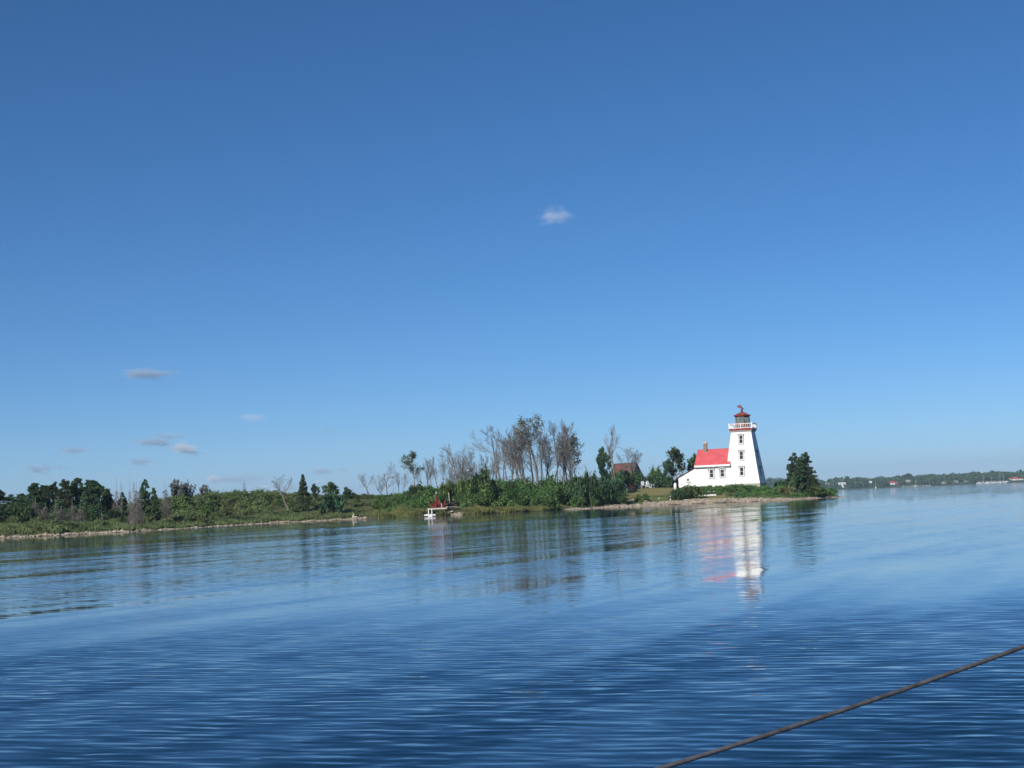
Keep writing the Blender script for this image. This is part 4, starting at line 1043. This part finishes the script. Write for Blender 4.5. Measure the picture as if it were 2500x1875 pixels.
MB().lathe([(.20, .05), (.27, .12), (.27, .85), (.20, 1.0), (.08, 1.06)], 14).build('body', M['trim_white'], pt, smooth=True)
MB().lathe([(.15, 1.0), (.16, 1.15), (.05, 1.15)], 10).build('collar', M['trim_white'], pt)
MB().lathe([(.22, 0), (.22, .06)], 12).build('base', M['trim_white'], pt)

# ------------------------------------------------------------------ landing on the stony shore
X, Y, z = pick(1700, 1213)
ld = thing('landing', 'long low pale landing of slabs on blocks along the stones', 'landing', (X, Y, z - .42), R(-4))
sc_ = Y / FPX
def px2m(p): return (p - 1700) * sc_
for a, b_, t in ((1658, 1686, .16), (1686.5, 1713, .15), (1713.5, 1730, .22), (1730.4, 1748, .22)):
    MB().box(((px2m(a) + px2m(b_)) / 2, 0, .55 + .0), (px2m(b_) - px2m(a), 1.5, t)).build('slab', M['concrete'] if t < .2 else M['trim_white'], ld, .02)
for p, w in ((1657.5, 5), (1684, 16), (1705, 18), (1748, 4)):
    MB().box((px2m(p), .1, .18), (w * sc_, 1.2, .55)).build('block', M['concrete'], ld, .02)
X, Y, z = pick(1731, 1207.5)
bt = thing('covered_heap', 'low dark covered heap with white bits on top behind the landing', 'heap', (X, Y, z), R(-5))
prof = [(-1.45, .0), (-1.2, .22), (-.5, .38), (.4, .42), (1.1, .30), (1.45, .0)]
MB().prism(prof, -.55, .55, 'y').build('cover', M['tarp'], bt, .08)
for q in ((-.7, .42, .10), (-.1, .48, .17), (.25, .5, .09), (.75, .44, .10)): 
    o = obj('white_piece', rocks[int(q[0] * 10) % 8].copy(), bt); o.data.materials.clear(); o.data.materials.append(M['trim_white']); o.location = (q[0], -.1, q[1]); o.scale = (q[2] * 1.4, q[2], q[2])
def rock_thing(name, label, px, py, s, mat, cat='rock', sc=(1, 1, 1), seed=3):
    X, Y, z = pick(px, py); o = obj(name, rock_mesh(name, seed, mat, 16)); o.location = (X, Y, z + s * .25 * sc[2]); o.scale = (s * sc[0], s * sc[1], s * sc[2]); return tag(o, label, cat)
rock_thing('boulder', 'large grey-green boulder at the foot of the small shrub', 1546, 1224, .62, M['stone_grey'], sc=(1.15, 1, 1.1), seed=31)
rock_thing('boulder', 'broad tan boulder in the middle of the stony bank', 1577, 1227, .6, M['stone'], sc=(1.1, 1, 1.3), seed=33)
rock_thing('boulder', 'pale cream flat rock at the top of the bank', 1611, 1217.5, .36, M['cap'], sc=(1.2, 1, .8), seed=35)
rock_thing('boulder', 'rounded dark boulder at the water left of the lawn', 1466, 1238, .62, M['stone_wet'], sc=(1.1, 1, .9), seed=37)
rock_thing('boulder', 'pale rounded boulder left of the dark one at the water', 1453, 1236, .5, M['cap'], sc=(1.1, 1, .9), seed=38)
rock_thing('boulder', 'tan ledge of rock beside the red chairs\' patio', 1100, 1246, 1.0, M['stone'], sc=(1.5, 1.2, .8), seed=39)
rock_thing('boulder', 'tan rock below the ledge at the water', 1101, 1253, .55, M['stone'], sc=(1.2, 1, .9), seed=40)
X, Y, z = pick(1637, 1222)
wp = thing('white_post', 'short white post among the weeds on the stony bank', 'post', (X, Y, z)); MB().lathe([(.10, 0), (.10, .5), (.14, .52), (.14, .62), (.02, .68)], 10).build('shaft', M['trim_white'], wp)
X, Y, z = pick(1986, 1206)
dl = MB(); dl.tube([(-.75, 0, .1), (-.2, .03, .13), (.4, -.02, .16), (.85, 0, .14)], [.12, .13, .11, .07], 8)
o = dl.build('driftwood_log', M['driftwood'], None, smooth=True); o.location = (X, Y, z + .08); tag(o, 'bleached driftwood log on the stones below the cedars', 'log')
X, Y, z = pick(866, 1264.5)
st = thing('stump', 'pale bleached stump with a dark hollow at the left shore', 'stump', (X, Y, z))
MB().tube([(-.22, 0, 0), (-.2, 0, .2), (-.12, .02, .45), (-.16, .02, .55)], [.16, .12, .08, .05], 7).build('pale_wood', M['driftwood'], st, smooth=True)
MB().tube([(-.3, -.05, .05), (.25, -.08, .10), (.4, -.05, .03)], [.10, .09, .05], 7).build('root', M['driftwood'], st, smooth=True)
MB().lathe([(.30, -.05), (.33, .15), (.27, .42), (.15, .55)], 9, (.25, .28, 0)).build('dark_wood', M['darkwood'], st)
rock_thing('pale_rock', 'small pale rock right of the bleached stump', 876, 1264.5, .2, M['cap'], sc=(1.6, 1, .7), seed=44)

# ------------------------------------------------------------------ patio with red chairs, umbrella and railing; dock below it
pX, pY, pz = on_ground(1063, 209.5)
pz = zat(pX, pY, 1239.5); PS = pY / FPX
def pm(p): return (p - 1066) * PS
pXc = xat(1066, pY, pz)
pa = thing('patio_deck', 'weathered plank patio with a red railing above the dock', 'deck', (pXc, pY, pz), R(2))
for i in range(7): MB().box((pm(1065.5), -.55 + i * .36, -.06), (46 * PS, .345, .07)).build('plank', M['deck'], pa)
for p in (1044, 1066, 1087):
    for y in (-.6, 1.5): MB().box((pm(p), y, -.75), (.12, .12, 1.3)).build('post', M['darkwood'], pa)
MB().box((pm(1065.5), -.69, -.15), (46 * PS, .05, .17)).build('rim_board', M['driftwood'], pa)
rl = MB().box((pm(1066), -.62, .50), (27 * PS, .08, .07)).build('railing', M['chair_red'], pa)
for p in (1056, 1061, 1066, 1071, 1075.5): MB().box((pm(p), -.62, .225), (.055, .05, .48)).build('baluster', M['chair_red'], rl)
MB().box((pm(1078.5), -.62, .26), (.10, .10, .56)).build('railing_post', M['driftwood'], rl)
um = thing('closed_umbrella', 'closed red patio umbrella with a pale tip', 'umbrella', (xat(1066, pY + .6, pz), pY + .6, pz))
MB().tube([(0, 0, 0), (0, 0, 2.1)], .025, 8).build('pole', M['driftwood'], um)
cano = MB()
n = 16; prof = [(.10, .62), (.19, .70), (.17, 1.0), (.11, 1.35), (.075, 1.7), (.03, 1.86)]
vs_ = []
for r_, zz in prof:
    for j in range(n): t = 2 * math.pi * j / n; q = r_ * (1 + (.28 if j % 2 else -.12)); vs_.append((q * math.cos(t), q * math.sin(t), zz))
cano.add(vs_, [(i * n + j, i * n + (j + 1) % n, (i + 1) * n + (j + 1) % n, (i + 1) * n + j) for i in range(len(prof) - 1) for j in range(n)] + [tuple(range(n))[::-1], tuple(range((len(prof) - 1) * n, len(prof) * n))])
cano.build('canopy', M['umbrella_red'], um)
MB().lathe([(.045, 1.87), (.055, 1.95), (.03, 2.12), (.008, 2.2)], 10).build('tip', M['trim_white'], um)
MB().lathe([(.26, 0.003), (.24, .06), (.05, .10)], 12).build('base', M['darkwood'], um)
tb = thing('patio_table', 'red round table under the closed umbrella', 'table', (xat(1065, pY + .55, pz), pY + .55, pz))
MB().lathe([(.42, .52), (.42, .56)], 14).build('table_top', M['chair_red'], tb)
for k in range(3):
    a = k * 2.1 + .4; MB().tube([(.1 * math.cos(a), .1 * math.sin(a), .52), (.32 * math.cos(a), .32 * math.sin(a), .01)], .025, 6).build('leg', M['chair_red'], tb)
for lb, p, yy, face in (('red slatted chair left of the closed umbrella', 1059, .5, R(-20)), ('red slatted chair right of the closed umbrella', 1080, .6, R(200)), ('red slatted chair behind the closed umbrella on the patio', 1071, 1.3, R(-80))):
    c = slat_chair('patio_chair', lb, 1060, 1230, M['chair_red'], face, 'red chairs on the patio', .95); c.location = (xat(p, pY + yy, pz), pY + yy, pz + .0)
X, Y, z = on_ground(1037, 216)
mp_ = thing('white_pole', 'white pole standing in the bushes left of the patio', 'pole', (X, Y, z)); zt = zat(X, Y, 1206.5) - z
MB().tube([(0, 0, 0), (.03, 0, zt)], .062, 8).build('shaft', M['trim_white'], mp_); MB().lathe([(.075, 0), (.05, .06)], 8, (.03, 0, zt)).build('cap', M['trim_white'], mp_)
X, Y, z = on_ground(1097, 219)
mp_ = thing('weathered_stake', 'thin weathered stake in the bushes right of the patio', 'stake', (X, Y, z)); zt = zat(X, Y, 1202) - z
MB().tube([(.1, 0, 0), (.03, 0, zt * .5), (-.04, 0, zt)], [.05, .045, .06], 7).build('shaft', M['driftwood'], mp_)
dY = 201.5; dX = xat(1052, dY, .3)
dk = thing('dock', 'small white roll-in dock with two tall white posts at the water', 'dock', (dX, dY, .28)); dm = dY / FPX
for i in range(6): MB().box((-.1, -.5 + i * .27, .0), (27 * dm, .26, .06)).build('plank', M['trim_white'], dk)
MB().box((-.1, -.66, -.07), (27 * dm, .05, .16)).build('side_rail', M['trim_white'], dk)
for p in (1047.3, 1055.2): MB().box(((p - 1052) * dm, -.74, .22), (.12, .12, .98)).build('post', M['trim_white'], dk, .015)
MB().box((-.04, -.75, -.17), (.55, .13, .2)).build('ladder_step', M['trim_white'], dk)
for p in (1037, 1061):
    w_ = MB().lathe([(.10, -.06), (.24, -.05), (.26, 0), (.24, .05), (.10, .06)], 16); o = w_.build('wheel', M['black'], dk); o.rotation_euler = (R(90), 0, R(15)); o.location = ((p - 1052) * dm, -.2, .22)
for p in (1047.6, 1055): MB().lathe([(.02, -.62), (.15, -.55), (.17, -.42), (.10, -.3), (.02, -.27)], 10, ((p - 1052) * dm, -.8, 0)).build('float', M['trim_white'], dk, smooth=True)
X, Y, z = shore_spot(1022, 1.2)
o = MB().box((0, 0, .0), (1.55, .28, .08), (0, -.03, 0)).build('plank', M['trim_white']); o.location = (X, Y, z + .16); tag(o, 'white plank lying on the bank left of the dock', 'plank'); o.name = 'loose_plank'
X, Y, z = pick(1105, 1236.5)
lg = MB(); lg.tube([(-.7, 0, .15), (0, .1, .35), (.75, 0, .55)], [.16, .2, .1], 8); lg.tube([(-.1, 0, .35), (-.35, -.1, .75)], [.07, .03], 6)
o = lg.build('dark_log', M['darkwood'], None, smooth=True); o.location = (X, Y, z); tag(o, 'dark fallen log above the tan ledge', 'log')

# ------------------------------------------------------------------ far shore
FX = [-900, 300, 860, 1300, 1700, 1860, 1880, 1900, 1925, 1960, 2010, 2100, 2200, 2300, 2400, 2500, 2700, 3200]
FTOP = [1258, 1234, 1207, 1192, 1178, 1172, 1170, 1170, 1170, 1169, 1168, 1166, 1162, 1157, 1153, 1150, 1142, 1120]
def far_y(px): return np.interp(px, [-900, 1700, 2010, 2500, 3200], [2500, 2100, 2000, 1950, 1900])
def far_land(name, label, x0, x1, yfun, topfun, seed, depth, step, leafsize, tree_h):
    """a wooded far bank: ground rising from the water, covered with tree crowns"""
    pxs_ = np.arange(x0, x1, step * 3.0); V, F = [], []
    for p in pxs_:
        Y = yfun(p); hx = (p - 1250) / FPX
        X = xat(p, Y, 0); zt = zat(X, Y, topfun(p)) - tree_h * .8; zt = max(zt, 1.0)
        for f_, zz in ((-.02, -1.0), (0.0, .6), (.35, zt * .45), (1.0, zt), (1.6, zt), (2.2, -1)):
            Yq = Y + depth * f_; V.append((X * Yq / Y, Yq, zz))
    for i in range(len(pxs_) - 1):
        for j in range(5): F.append((i * 6 + j, (i + 1) * 6 + j, (i + 1) * 6 + j + 1, i * 6 + j + 1))
    g = tag(obj(name, np_mesh(name, V, F, M['leaf_far'], True)), label, kind='structure')
    return g
def far_forest(name, label, x0, x1, yfun, topfun, seed, depth, count, leafsize, tree_h, tw):
    rs_ = np.random.RandomState(seed); Cs, Ss = [], []
    for k in range(count):
        p = rs_.uniform(x0, x1); f_ = rs_.rand(); Y0 = yfun(p); Y = Y0 + depth * (.02 + f_)
        X = xat(p, Y0, 0); zt = max(1.0, zat(X, Y0, topfun(p)) - tree_h * .8); X = X * Y / Y0
        if Y0 < 3000 and any(c[0] - 6 < p < c[1] + 6 and Y < far_depth(p, c[2]) + 6 for c in CLEAR): continue
        z = np.interp(f_, [0, .35, 1], [.6, zt * .45, zt]); H = tree_h * rs_.uniform(.55, 1.1) * (1 if rs_.rand() > .05 else 1.25); w = tw * rs_.uniform(.7, 1.3)
        n = 46; o = rs_.normal(size=(n, 3)); o /= np.linalg.norm(o, axis=1, keepdims=True); o *= rs_.rand(n, 1) ** .3
        Cs.append(np.array([X, Y, z + H * .52]) + o * [w, w, H * .5]); Ss.append(rs_.uniform(.7, 1.3, n) * leafsize)
    return tag(obj(name, leaves_mesh(name, np.concatenate(Cs), np.concatenate(Ss), M['leaf_far'], rs_, .5, 1.3)), label, kind='stuff')
ftop = lambda p: np.interp(p, FX, FTOP) + 1.2 * math.sin(p * .11) + .8 * math.sin(p * .041 + 1)
CLEAR = [(2046, 2067, 1183.5), (2015, 2028, 1182), (2121, 2131, 1180.5), (2172, 2198, 1184), (2210, 2226, 1176), (2298, 2312, 1181), (2328, 2341, 1178), (2356, 2365, 1177), (2384, 2510, 1172.5)]
def far_depth(p, py):
    """metres to the spot of the far bank that stands at height py in the photograph"""
    Y0 = float(far_y(p)); X = xat(p, Y0, 0); zt = max(1.0, zat(X, Y0, ftop(p)) - 7.0 * .8)
    for f_ in np.linspace(0.01, 1, 60):
        Y = Y0 + 220 * f_
        if np.interp(f_, [0, .35, 1], [.6, zt * .45, zt]) >= zat(X * Y / Y0, Y, py): return Y
    return Y0 + 200.0
far_land('far_shore', 'low wooded bank across the lake', -900, 3200, far_y, ftop, 7, 220, 12, 2, 7.0)
far_forest('far_forest', 'wooded far bank across the lake', 1820, 2760, far_y, ftop, 8, 220, 2300, 2.6, 7.5, 4.2)
far_forest('far_forest', 'far-off woods glimpsed beyond the scrub hill', 760, 1000, far_y, ftop, 9, 220, 320, 2.6, 7.5, 4.2)
hy = lambda p: 4200.0
htop = lambda p: np.interp(p, [1700, 1840, 1880, 1900, 1925, 1960, 2020, 2100], [1176, 1168, 1163, 1162, 1164, 1168, 1176, 1186])
far_land('hill', 'hazy blue wooded hill behind the far bank', 1700, 2100, hy, htop, 17, 500, 12, 2, 8.0)
far_forest('far_forest', 'trees on the hazy blue hill', 1780, 2040, hy, htop, 18, 500, 500, 5.0, 10, 8)
rs_ = np.random.RandomState(6)
for p, t, w, lb in ((2218, 1156, 5.5, 'large round tree standing above the far woods'), (2068, 1163.5, 3.4, 'tree above the far woods over the long white building')):
    Y = float(far_y(p)) + 160; X = xat(p, Y, 10); zt = zat(X, Y, t); n = 420
    o_ = rs_.normal(size=(n, 3)); o_ /= np.linalg.norm(o_, axis=1, keepdims=True); o_ *= rs_.rand(n, 1) ** .3
    root = thing('far_tree', lb, 'tree', (X, Y, zt - 12))
    obj('crown', leaves_mesh('crown', np.array([0, 0, 7.5]) + o_ * [w, w, 4.5], rs_.uniform(1.2, 2.4, n), M['leaf_far'], rs_), root)
    MB().tube([(0, 0, 0), (0, 0, 6)], [.5, .3], 6).build('trunk', M['bark_brown'], root)

def far_house(label, px0, px1, pyt, pyb, wall, roofm, Y=None, roof_frac=.4, name='far_house', hip=False):
    p = (px0 + px1) / 2; Y = far_depth(p, pyb); k = Y / FPX; X = xat(p, Y, 5); zt, zb = zat(X, Y, pyt), zat(X, Y, pyb)
    w = (px1 - px0) * k; h = zt - zb; dpt = max(5.0, w * .5)
    t = thing(name, label, 'house' if name == 'far_house' else 'building', (X, Y, zb), R(8)); e = h * (1 - roof_frac)
    MB().box((0, dpt / 2, e / 2 - .6), (w * .94, dpt, e + 1.2)).build('wall', wall, t)
    MB().prism([(-.4, e + .02), (dpt + .4, e + .02), (dpt / 2, h)], -w / 2, w / 2, 'x').build('roof', roofm, t)
    for i in range(max(1, int(w / 4))):
        MB().box((-w * .4 + w * .8 * (i + .5) / max(1, int(w / 4)), -.03, e * .5), (1.1, .1, min(1.2, e * .5))).build('window', M['glass'], t)
    return t
far_house('long white building on the far bank, nearest the island', 2047, 2066, 1177.8, 1183.5, M['house_white'], M['house_white'], roof_frac=.3)
far_house('tiny white cabin in the trees left of the long white building', 2015.5, 2019, 1179, 1182, M['house_white'], M['house_white'])
far_house('tiny pale cabin close to the long white building', 2023.5, 2027, 1179.5, 1182, M['house_pale'], M['house_white'])
far_house('white house with a peaked roof on the far bank', 2121.5, 2130, 1174.5, 1180.5, M['house_white'], M['house_white'], roof_frac=.5)
far_house('red and white house at the far water\'s edge', 2173, 2186, 1174.5, 1184, M['house_white'], M['red_far'], roof_frac=.45)
far_house('small red house beside the red and white one on the far bank', 2187, 2197, 1176.5, 1183, M['red_far'], M['roof_far_grey'])
far_house('pale flat building above the far dock', 2210, 2225, 1171.8, 1176, M['house_pale'], M['house_white'], roof_frac=.25)
far_house('pale cottage among the far trees midway to the marina', 2299, 2311, 1175, 1181, M['house_pale'], M['roof_far_grey'])
far_house('pale cottage among the far trees nearer the marina', 2329, 2340, 1172.5, 1178, M['house_pale'], M['roof_far_grey'])
far_house('grey cottage just left of the marina boats', 2357, 2364, 1173, 1177, M['house_pale'], M['roof_far_grey'])
far_house('low building with a pink-red roof at the marina', 2457, 2474, 1165.5, 1172, M['house_pale'], M['roof_far_red'], name='marina_building', roof_frac=.35)
far_house('long red-roofed building at the right end of the marina', 2474, 2505, 1164, 1172, M['house_white'], M['roof_far_red'], name='marina_building', roof_frac=.55)
# path to the shore below the long white building
Y = float(far_y(2056)) - 9; p0 = at(2055, 1183.2, Y); p1 = at(2059, 1189.5, Y - 12)
MB().hexa([tuple(p0 + [-.7, 0, -.3]), tuple(p0 + [.7, 0, -.3]), tuple(p1 + [1.0, 0, -.3]), tuple(p1 + [-1.0, 0, -.3])], [tuple(p0 + [-.7, 0, .1]), tuple(p0 + [.7, 0, .1]), tuple(p1 + [1.0, 0, .1]), tuple(p1 + [-1.0, 0, .1])]).build('stairway', M['house_white'])
tag(bpy.data.objects['stairway'], 'white stairway running down from the long white building', 'stairs')

def boat(label, px, length, mast=0.0, cabin=True, Y=None, lift=.0, rz=.3, mat='house_white', group=None, py=None):
    Y = Y or float(far_y(px)) - 14; X = xat(px, Y, 0)
    t = thing('sailboat' if mast else 'motorboat', label, 'boat', (X, Y, lift), rz, group); L_ = length / 2; w = length * .16
    sec = [(-L_, w * .8, .0), (-L_ * .3, w, 0), (L_ * .4, w * .8, .1), (L_, .02, .3)]
    v = []
    for x, ww, s_ in sec: v += [(x, -ww, .9 + s_), (x, -ww * .55, -.35), (x, ww * .55, -.35), (x, ww, .9 + s_)]
    f = [(0, 1, 2, 3), (15, 14, 13, 12)]
    for i in range(3):
        for j in range(4): f.append((i * 4 + j, (i + 1) * 4 + j, (i + 1) * 4 + (j + 1) % 4, i * 4 + (j + 1) % 4))
    MB().add(v, f).build('hull', M[mat], t)
    if cabin: MB().hexa([(-L_ * .5, -w * .6, .85), (L_ * .35, -w * .5, .85), (L_ * .35, w * .5, .85), (-L_ * .5, w * .6, .85)], [(-L_ * .4, -w * .5, 1.9 if not mast else 1.35), (L_ * .1, -w * .4, 1.9 if not mast else 1.35), (L_ * .1, w * .4, 1.9 if not mast else 1.35), (-L_ * .4, w * .5, 1.9 if not mast else 1.35)]).build('cabin', M[mat], t)
    if mast:
        MB().tube([(L_ * .1, 0, .8), (L_ * .1, 0, mast)], [.11, .07], 6).build('mast', M['house_white'], t)
        MB().tube([(L_ * .1, 0, 1.8), (-L_ * .7, 0, 1.85)], [.10, .14], 6).build('boom', M['house_white'], t)
    return t
boat('lone white sailboat at anchor before the far bank', 2138.5, 5.5, 8.2, Y=1930, rz=1.2)
boat('white sailboat with a bare mast beside the far dock', 2236, 7.0, 9.0, Y=1930, rz=.5)
MAR = [(2391, 7, 0), (2401, 8, 9), (2411, 7, 0), (2421, 8, 9), (2430, 7, 0), (2441, 9, 10), (2450, 8, 10), (2459, 7, 0)]
for i, (p, ln, ms) in enumerate(MAR):
    boat('%s white boat from the left in the marina row' % ORD[i], p, ln * 1.15, ms, Y=1925, rz=.35 + .2 * math.sin(i * 2.1), lift=.5, group='boats moored in the marina')
Y = 1926; dkx = xat(2238, Y, .5)
fd = thing('far_dock', 'low pale dock along the far bank beside the sailboat', 'dock', (dkx, Y, .4), 0)
MB().box((0, 0, .2), (38, 2.2, .35)).build('deck', M['house_pale'], fd)
for q in (-17, -6, 8, 11.5, 16): MB().box((q, -1.0, .3), (.6, .6, 2.2)).build('pile', M['house_pale'], fd)

# ------------------------------------------------------------------ wind turbines on the horizon
def turbine(px, pyhub, rot, label, blade=26.0, Y=8000.0, yaw=.5):
    X = xat(px, Y, 50); z = zat(X, Y, pyhub)
    t = thing('wind_turbine', label, 'wind turbine', (X, Y, 0), yaw, 'wind turbines on the horizon')
    MB().tube([(0, 0, -2), (0, 0, z)], [2.6, 1.7], 12).build('tower', M['turbine'], t)
    MB().box((0, 1.5, z + .8), (3.4, 9, 3.4)).build('nacelle', M['turbine'], t, .4)
    MB().lathe([(1.6, 0), (1.4, 1.2), (.3, 2.2)], 12).build('hub', M['turbine'], t); hb = t.children[-1]; hb.location = (0, -3.0, z + .8); hb.rotation_euler = (R(90), 0, 0)
    for k in range(3):
        bl = MB().hexa([(-.9, -.5, 0), (1.3, -.5, 0), (1.3, .5, 0), (-.9, .5, 0)], [(-.4, -.2, blade), (.5, -.2, blade), (.5, .2, blade), (-.4, .2, blade)])
        bl.add([(-1.6, -.4, blade * .2), (1.9, -.4, blade * .2), (1.0, -.3, blade * .6), (-.9, -.3, blade * .6), (-1.6, .4, blade * .2), (1.9, .4, blade * .2), (1.0, .3, blade * .6), (-.9, .3, blade * .6)],
               [(0, 3, 2, 1), (4, 5, 6, 7), (0, 1, 5, 4), (1, 2, 6, 5), (2, 3, 7, 6), (3, 0, 4, 7)])
        o = bl.build('blade', M['turbine'], t); o.location = (0, -3.9, z + .8); o.rotation_euler = (0, rot + k * 2 * math.pi / 3, 0)
    return t
turbine(637.5, 1190, R(16), 'wind turbine behind the hill crest with one blade raised, left of the crooked tree', 24)
turbine(657.5, 1197, R(-8), 'wind turbine with only a blade tip showing over the crest', 20)
turbine(690, 1200, R(-6), 'wind turbine barely showing at the foot of the lone crooked bare tree', 18)
turbine(777.5, 1178, R(12), 'wind turbine right of the spruce, tower and raised blade in view', 23, yaw=.3)
turbine(946, 1164, R(20), 'wind turbine seen through the low bare trees', 20)
turbine(1140.5, 1150, R(2), 'wind turbine seen through the twigs left of the tall grove', 22)
turbine(1352.5, 1150, R(2), 'wind turbine seen between the trunks of the tall grove', 22)
turbine(1416, 1164, R(-22), 'wind turbine just right of the tall grove', 22)

# ------------------------------------------------------------------ clouds
def cloud_material(name, dens, colr, seed, thr, aniso=-.28):
    m = bpy.data.materials.new(name); m.use_nodes = True; N, L = m.node_tree.nodes, m.node_tree.links
    N.remove(N['Principled BSDF']); pv = N.new('ShaderNodeVolumePrincipled'); pv.inputs['Color'].default_value = (*colr, 1); pv.inputs['Anisotropy'].default_value = aniso
    tc = N.new('ShaderNodeTexCoord'); oi = N.new('ShaderNodeObjectInfo')
    ln = N.new('ShaderNodeVectorMath'); ln.operation = 'LENGTH'; L.new(tc.outputs['Object'], ln.inputs[0])
    nz = N.new('ShaderNodeTexNoise'); nz.noise_dimensions = '4D'; nz.inputs['Scale'].default_value = 2.3; nz.inputs['Detail'].default_value = 5; nz.inputs['Roughness'].default_value = .6
    L.new(tc.outputs['Object'], nz.inputs['Vector'])
    ms = N.new('ShaderNodeMath'); ms.operation = 'MULTIPLY'; ms.inputs[1].default_value = 37.0; L.new(oi.outputs['Random'], ms.inputs[0]); L.new(ms.outputs[0], nz.inputs['W'])
    a = N.new('ShaderNodeMath'); a.operation = 'MULTIPLY_ADD'; a.inputs[1].default_value = -.55; a.inputs[2].default_value = thr; L.new(ln.outputs['Value'], a.inputs[0])
    b2 = N.new('ShaderNodeMath'); b2.operation = 'ADD'; L.new(a.outputs[0], b2.inputs[0]); L.new(nz.outputs['Fac'], b2.inputs[1])
    mr = N.new('ShaderNodeMapRange'); mr.inputs[1].default_value = .42; mr.inputs[2].default_value = .75; mr.inputs[3].default_value = 0; mr.inputs[4].default_value = dens
    L.new(b2.outputs[0], mr.inputs[0]); L.new(mr.outputs[0], pv.inputs['Density']); L.new(pv.outputs[0], N['Material Output'].inputs['Volume'])
    return m
CM = {'grey': cloud_material('cloud_grey', .013, (.52, .66, .82), 1, .25), 'white': cloud_material('cloud_white', .02, (.97, .99, 1), 2, .28, -.6), 'thin': cloud_material('cloud_thin', .006, (.52, .66, .82), 3, .22), 'puff': cloud_material('cloud_puff', .0042, (.88, .93, 1), 3, .26)}  # grey and thin: darkened scatter colour stands in for the clouds' own shade
bm = bmesh.new(); bmesh.ops.create_icosphere(bm, subdivisions=3, radius=1.0)
cme = bpy.data.meshes.new('cloud'); bm.to_mesh(cme); bm.free()
CLOUDS = [(1356, 527, 56, 27, 'puff', 'lone small white cloud high in the middle of the sky'), (358, 913, 84, 17, 'grey', 'long thin grey cloud high at the left'),
          (617, 1020, 42, 15, 'puff', 'small grey cloud above the scrub hill'), (448, 1094, 40, 17, 'white', 'white-topped cloud, brightest at the left'),
          (372, 1078, 64, 15, 'grey', 'grey wisp joined to the upper left of the bright cloud'), (342, 1127, 44, 14, 'grey', 'grey cloud just below the bright one'), (176, 1099, 54, 12, 'grey', 'thin grey cloud left of the bright one'),
          (92, 1145, 44, 20, 'grey', 'grey cloud at the far left above the pines'), (146, 1142, 40, 8, 'thin', 'faint wisp right of the far left cloud'), (786, 1151, 42, 12, 'grey', 'grey cloud above the wind turbine beside the spruce'), (838, 1148, 26, 7, 'grey', 'small grey cloud tagging behind the one by the turbine'),
          (522, 1170, 26, 13, 'white', 'bright white cloud top low above the scrub hill'), (585, 1170, 100, 16, 'thin', 'long faint cloud bank low above the scrub hill'), (660, 1157, 26, 6, 'thin', 'tiny grey wisp above the lone crooked bare tree'),
          (800, 1050, 40, 9, 'thin', 'barely visible wisp below the middle sky'), (414, 1064, 52, 9, 'grey', 'thin grey streak above the brightest cloud'), (470, 1106, 34, 10, 'grey', 'grey base under the right of the brightest cloud')]
for p, q, wx, wy, kd, lb in CLOUDS:
    D = 16000.0; c = at(p, q, D); o = bpy.data.objects.new('cloud', cme.copy()); col.objects.link(o); o.data.materials.append(CM[kd])
    o.location = tuple(c); k = D / FPX; o.scale = (wx * k * 1.3, wx * k * .9, wy * k * 1.35); o.rotation_euler = (0, R(2), 0)
    tag(o, lb, 'cloud', 'small clouds in the blue sky')

# ------------------------------------------------------------------ haze in the air
m = bpy.data.materials.new('haze'); m.use_nodes = True; N, L = m.node_tree.nodes, m.node_tree.links
N.remove(N['Principled BSDF']); pv = N.new('ShaderNodeVolumePrincipled'); pv.inputs['Color'].default_value = (.62, .80, 1.0, 1); pv.inputs['Density'].default_value = 1.15e-4
L.new(pv.outputs[0], N['Material Output'].inputs['Volume'])
hz = MB().box((0, 4400, 60), (24600, 9700, 134)).build('haze', m)
tag(hz, 'thin pale blue haze over the lake', kind='stuff')

# ------------------------------------------------------------------ the boat's rope, close to the camera
P0, P1 = at(1840, 1805, 2.2), at(2500, 1578.5, 2.45)
dv = (P1 - P0); pts = [P0 + dv * t + np.array([0, 0, .010 * (t - .5) ** 2 - .0025]) for t in np.linspace(-2.2, 2.6, 260)]
axis = unit(dv); a = unit(np.cross(axis, [0, 0, 1])); b_ = np.cross(axis, a)
rp = thing('rope', 'taut grey rope of the boat crossing the lower right corner', 'rope', tuple(pts[0]))
for s_ in range(3):
    mb = MB(); q = []
    for i, p in enumerate(pts):
        t = i * np.linalg.norm(dv) * 4.8 / 259 / .034 * 2 * math.pi + s_ * 2.094
        q.append(tuple(p - pts[0] + (a * math.cos(t) + b_ * math.sin(t)) * .0009))
    mb.tube(q, .0030, 8).build('strand', M['rope'], rp, smooth=True)
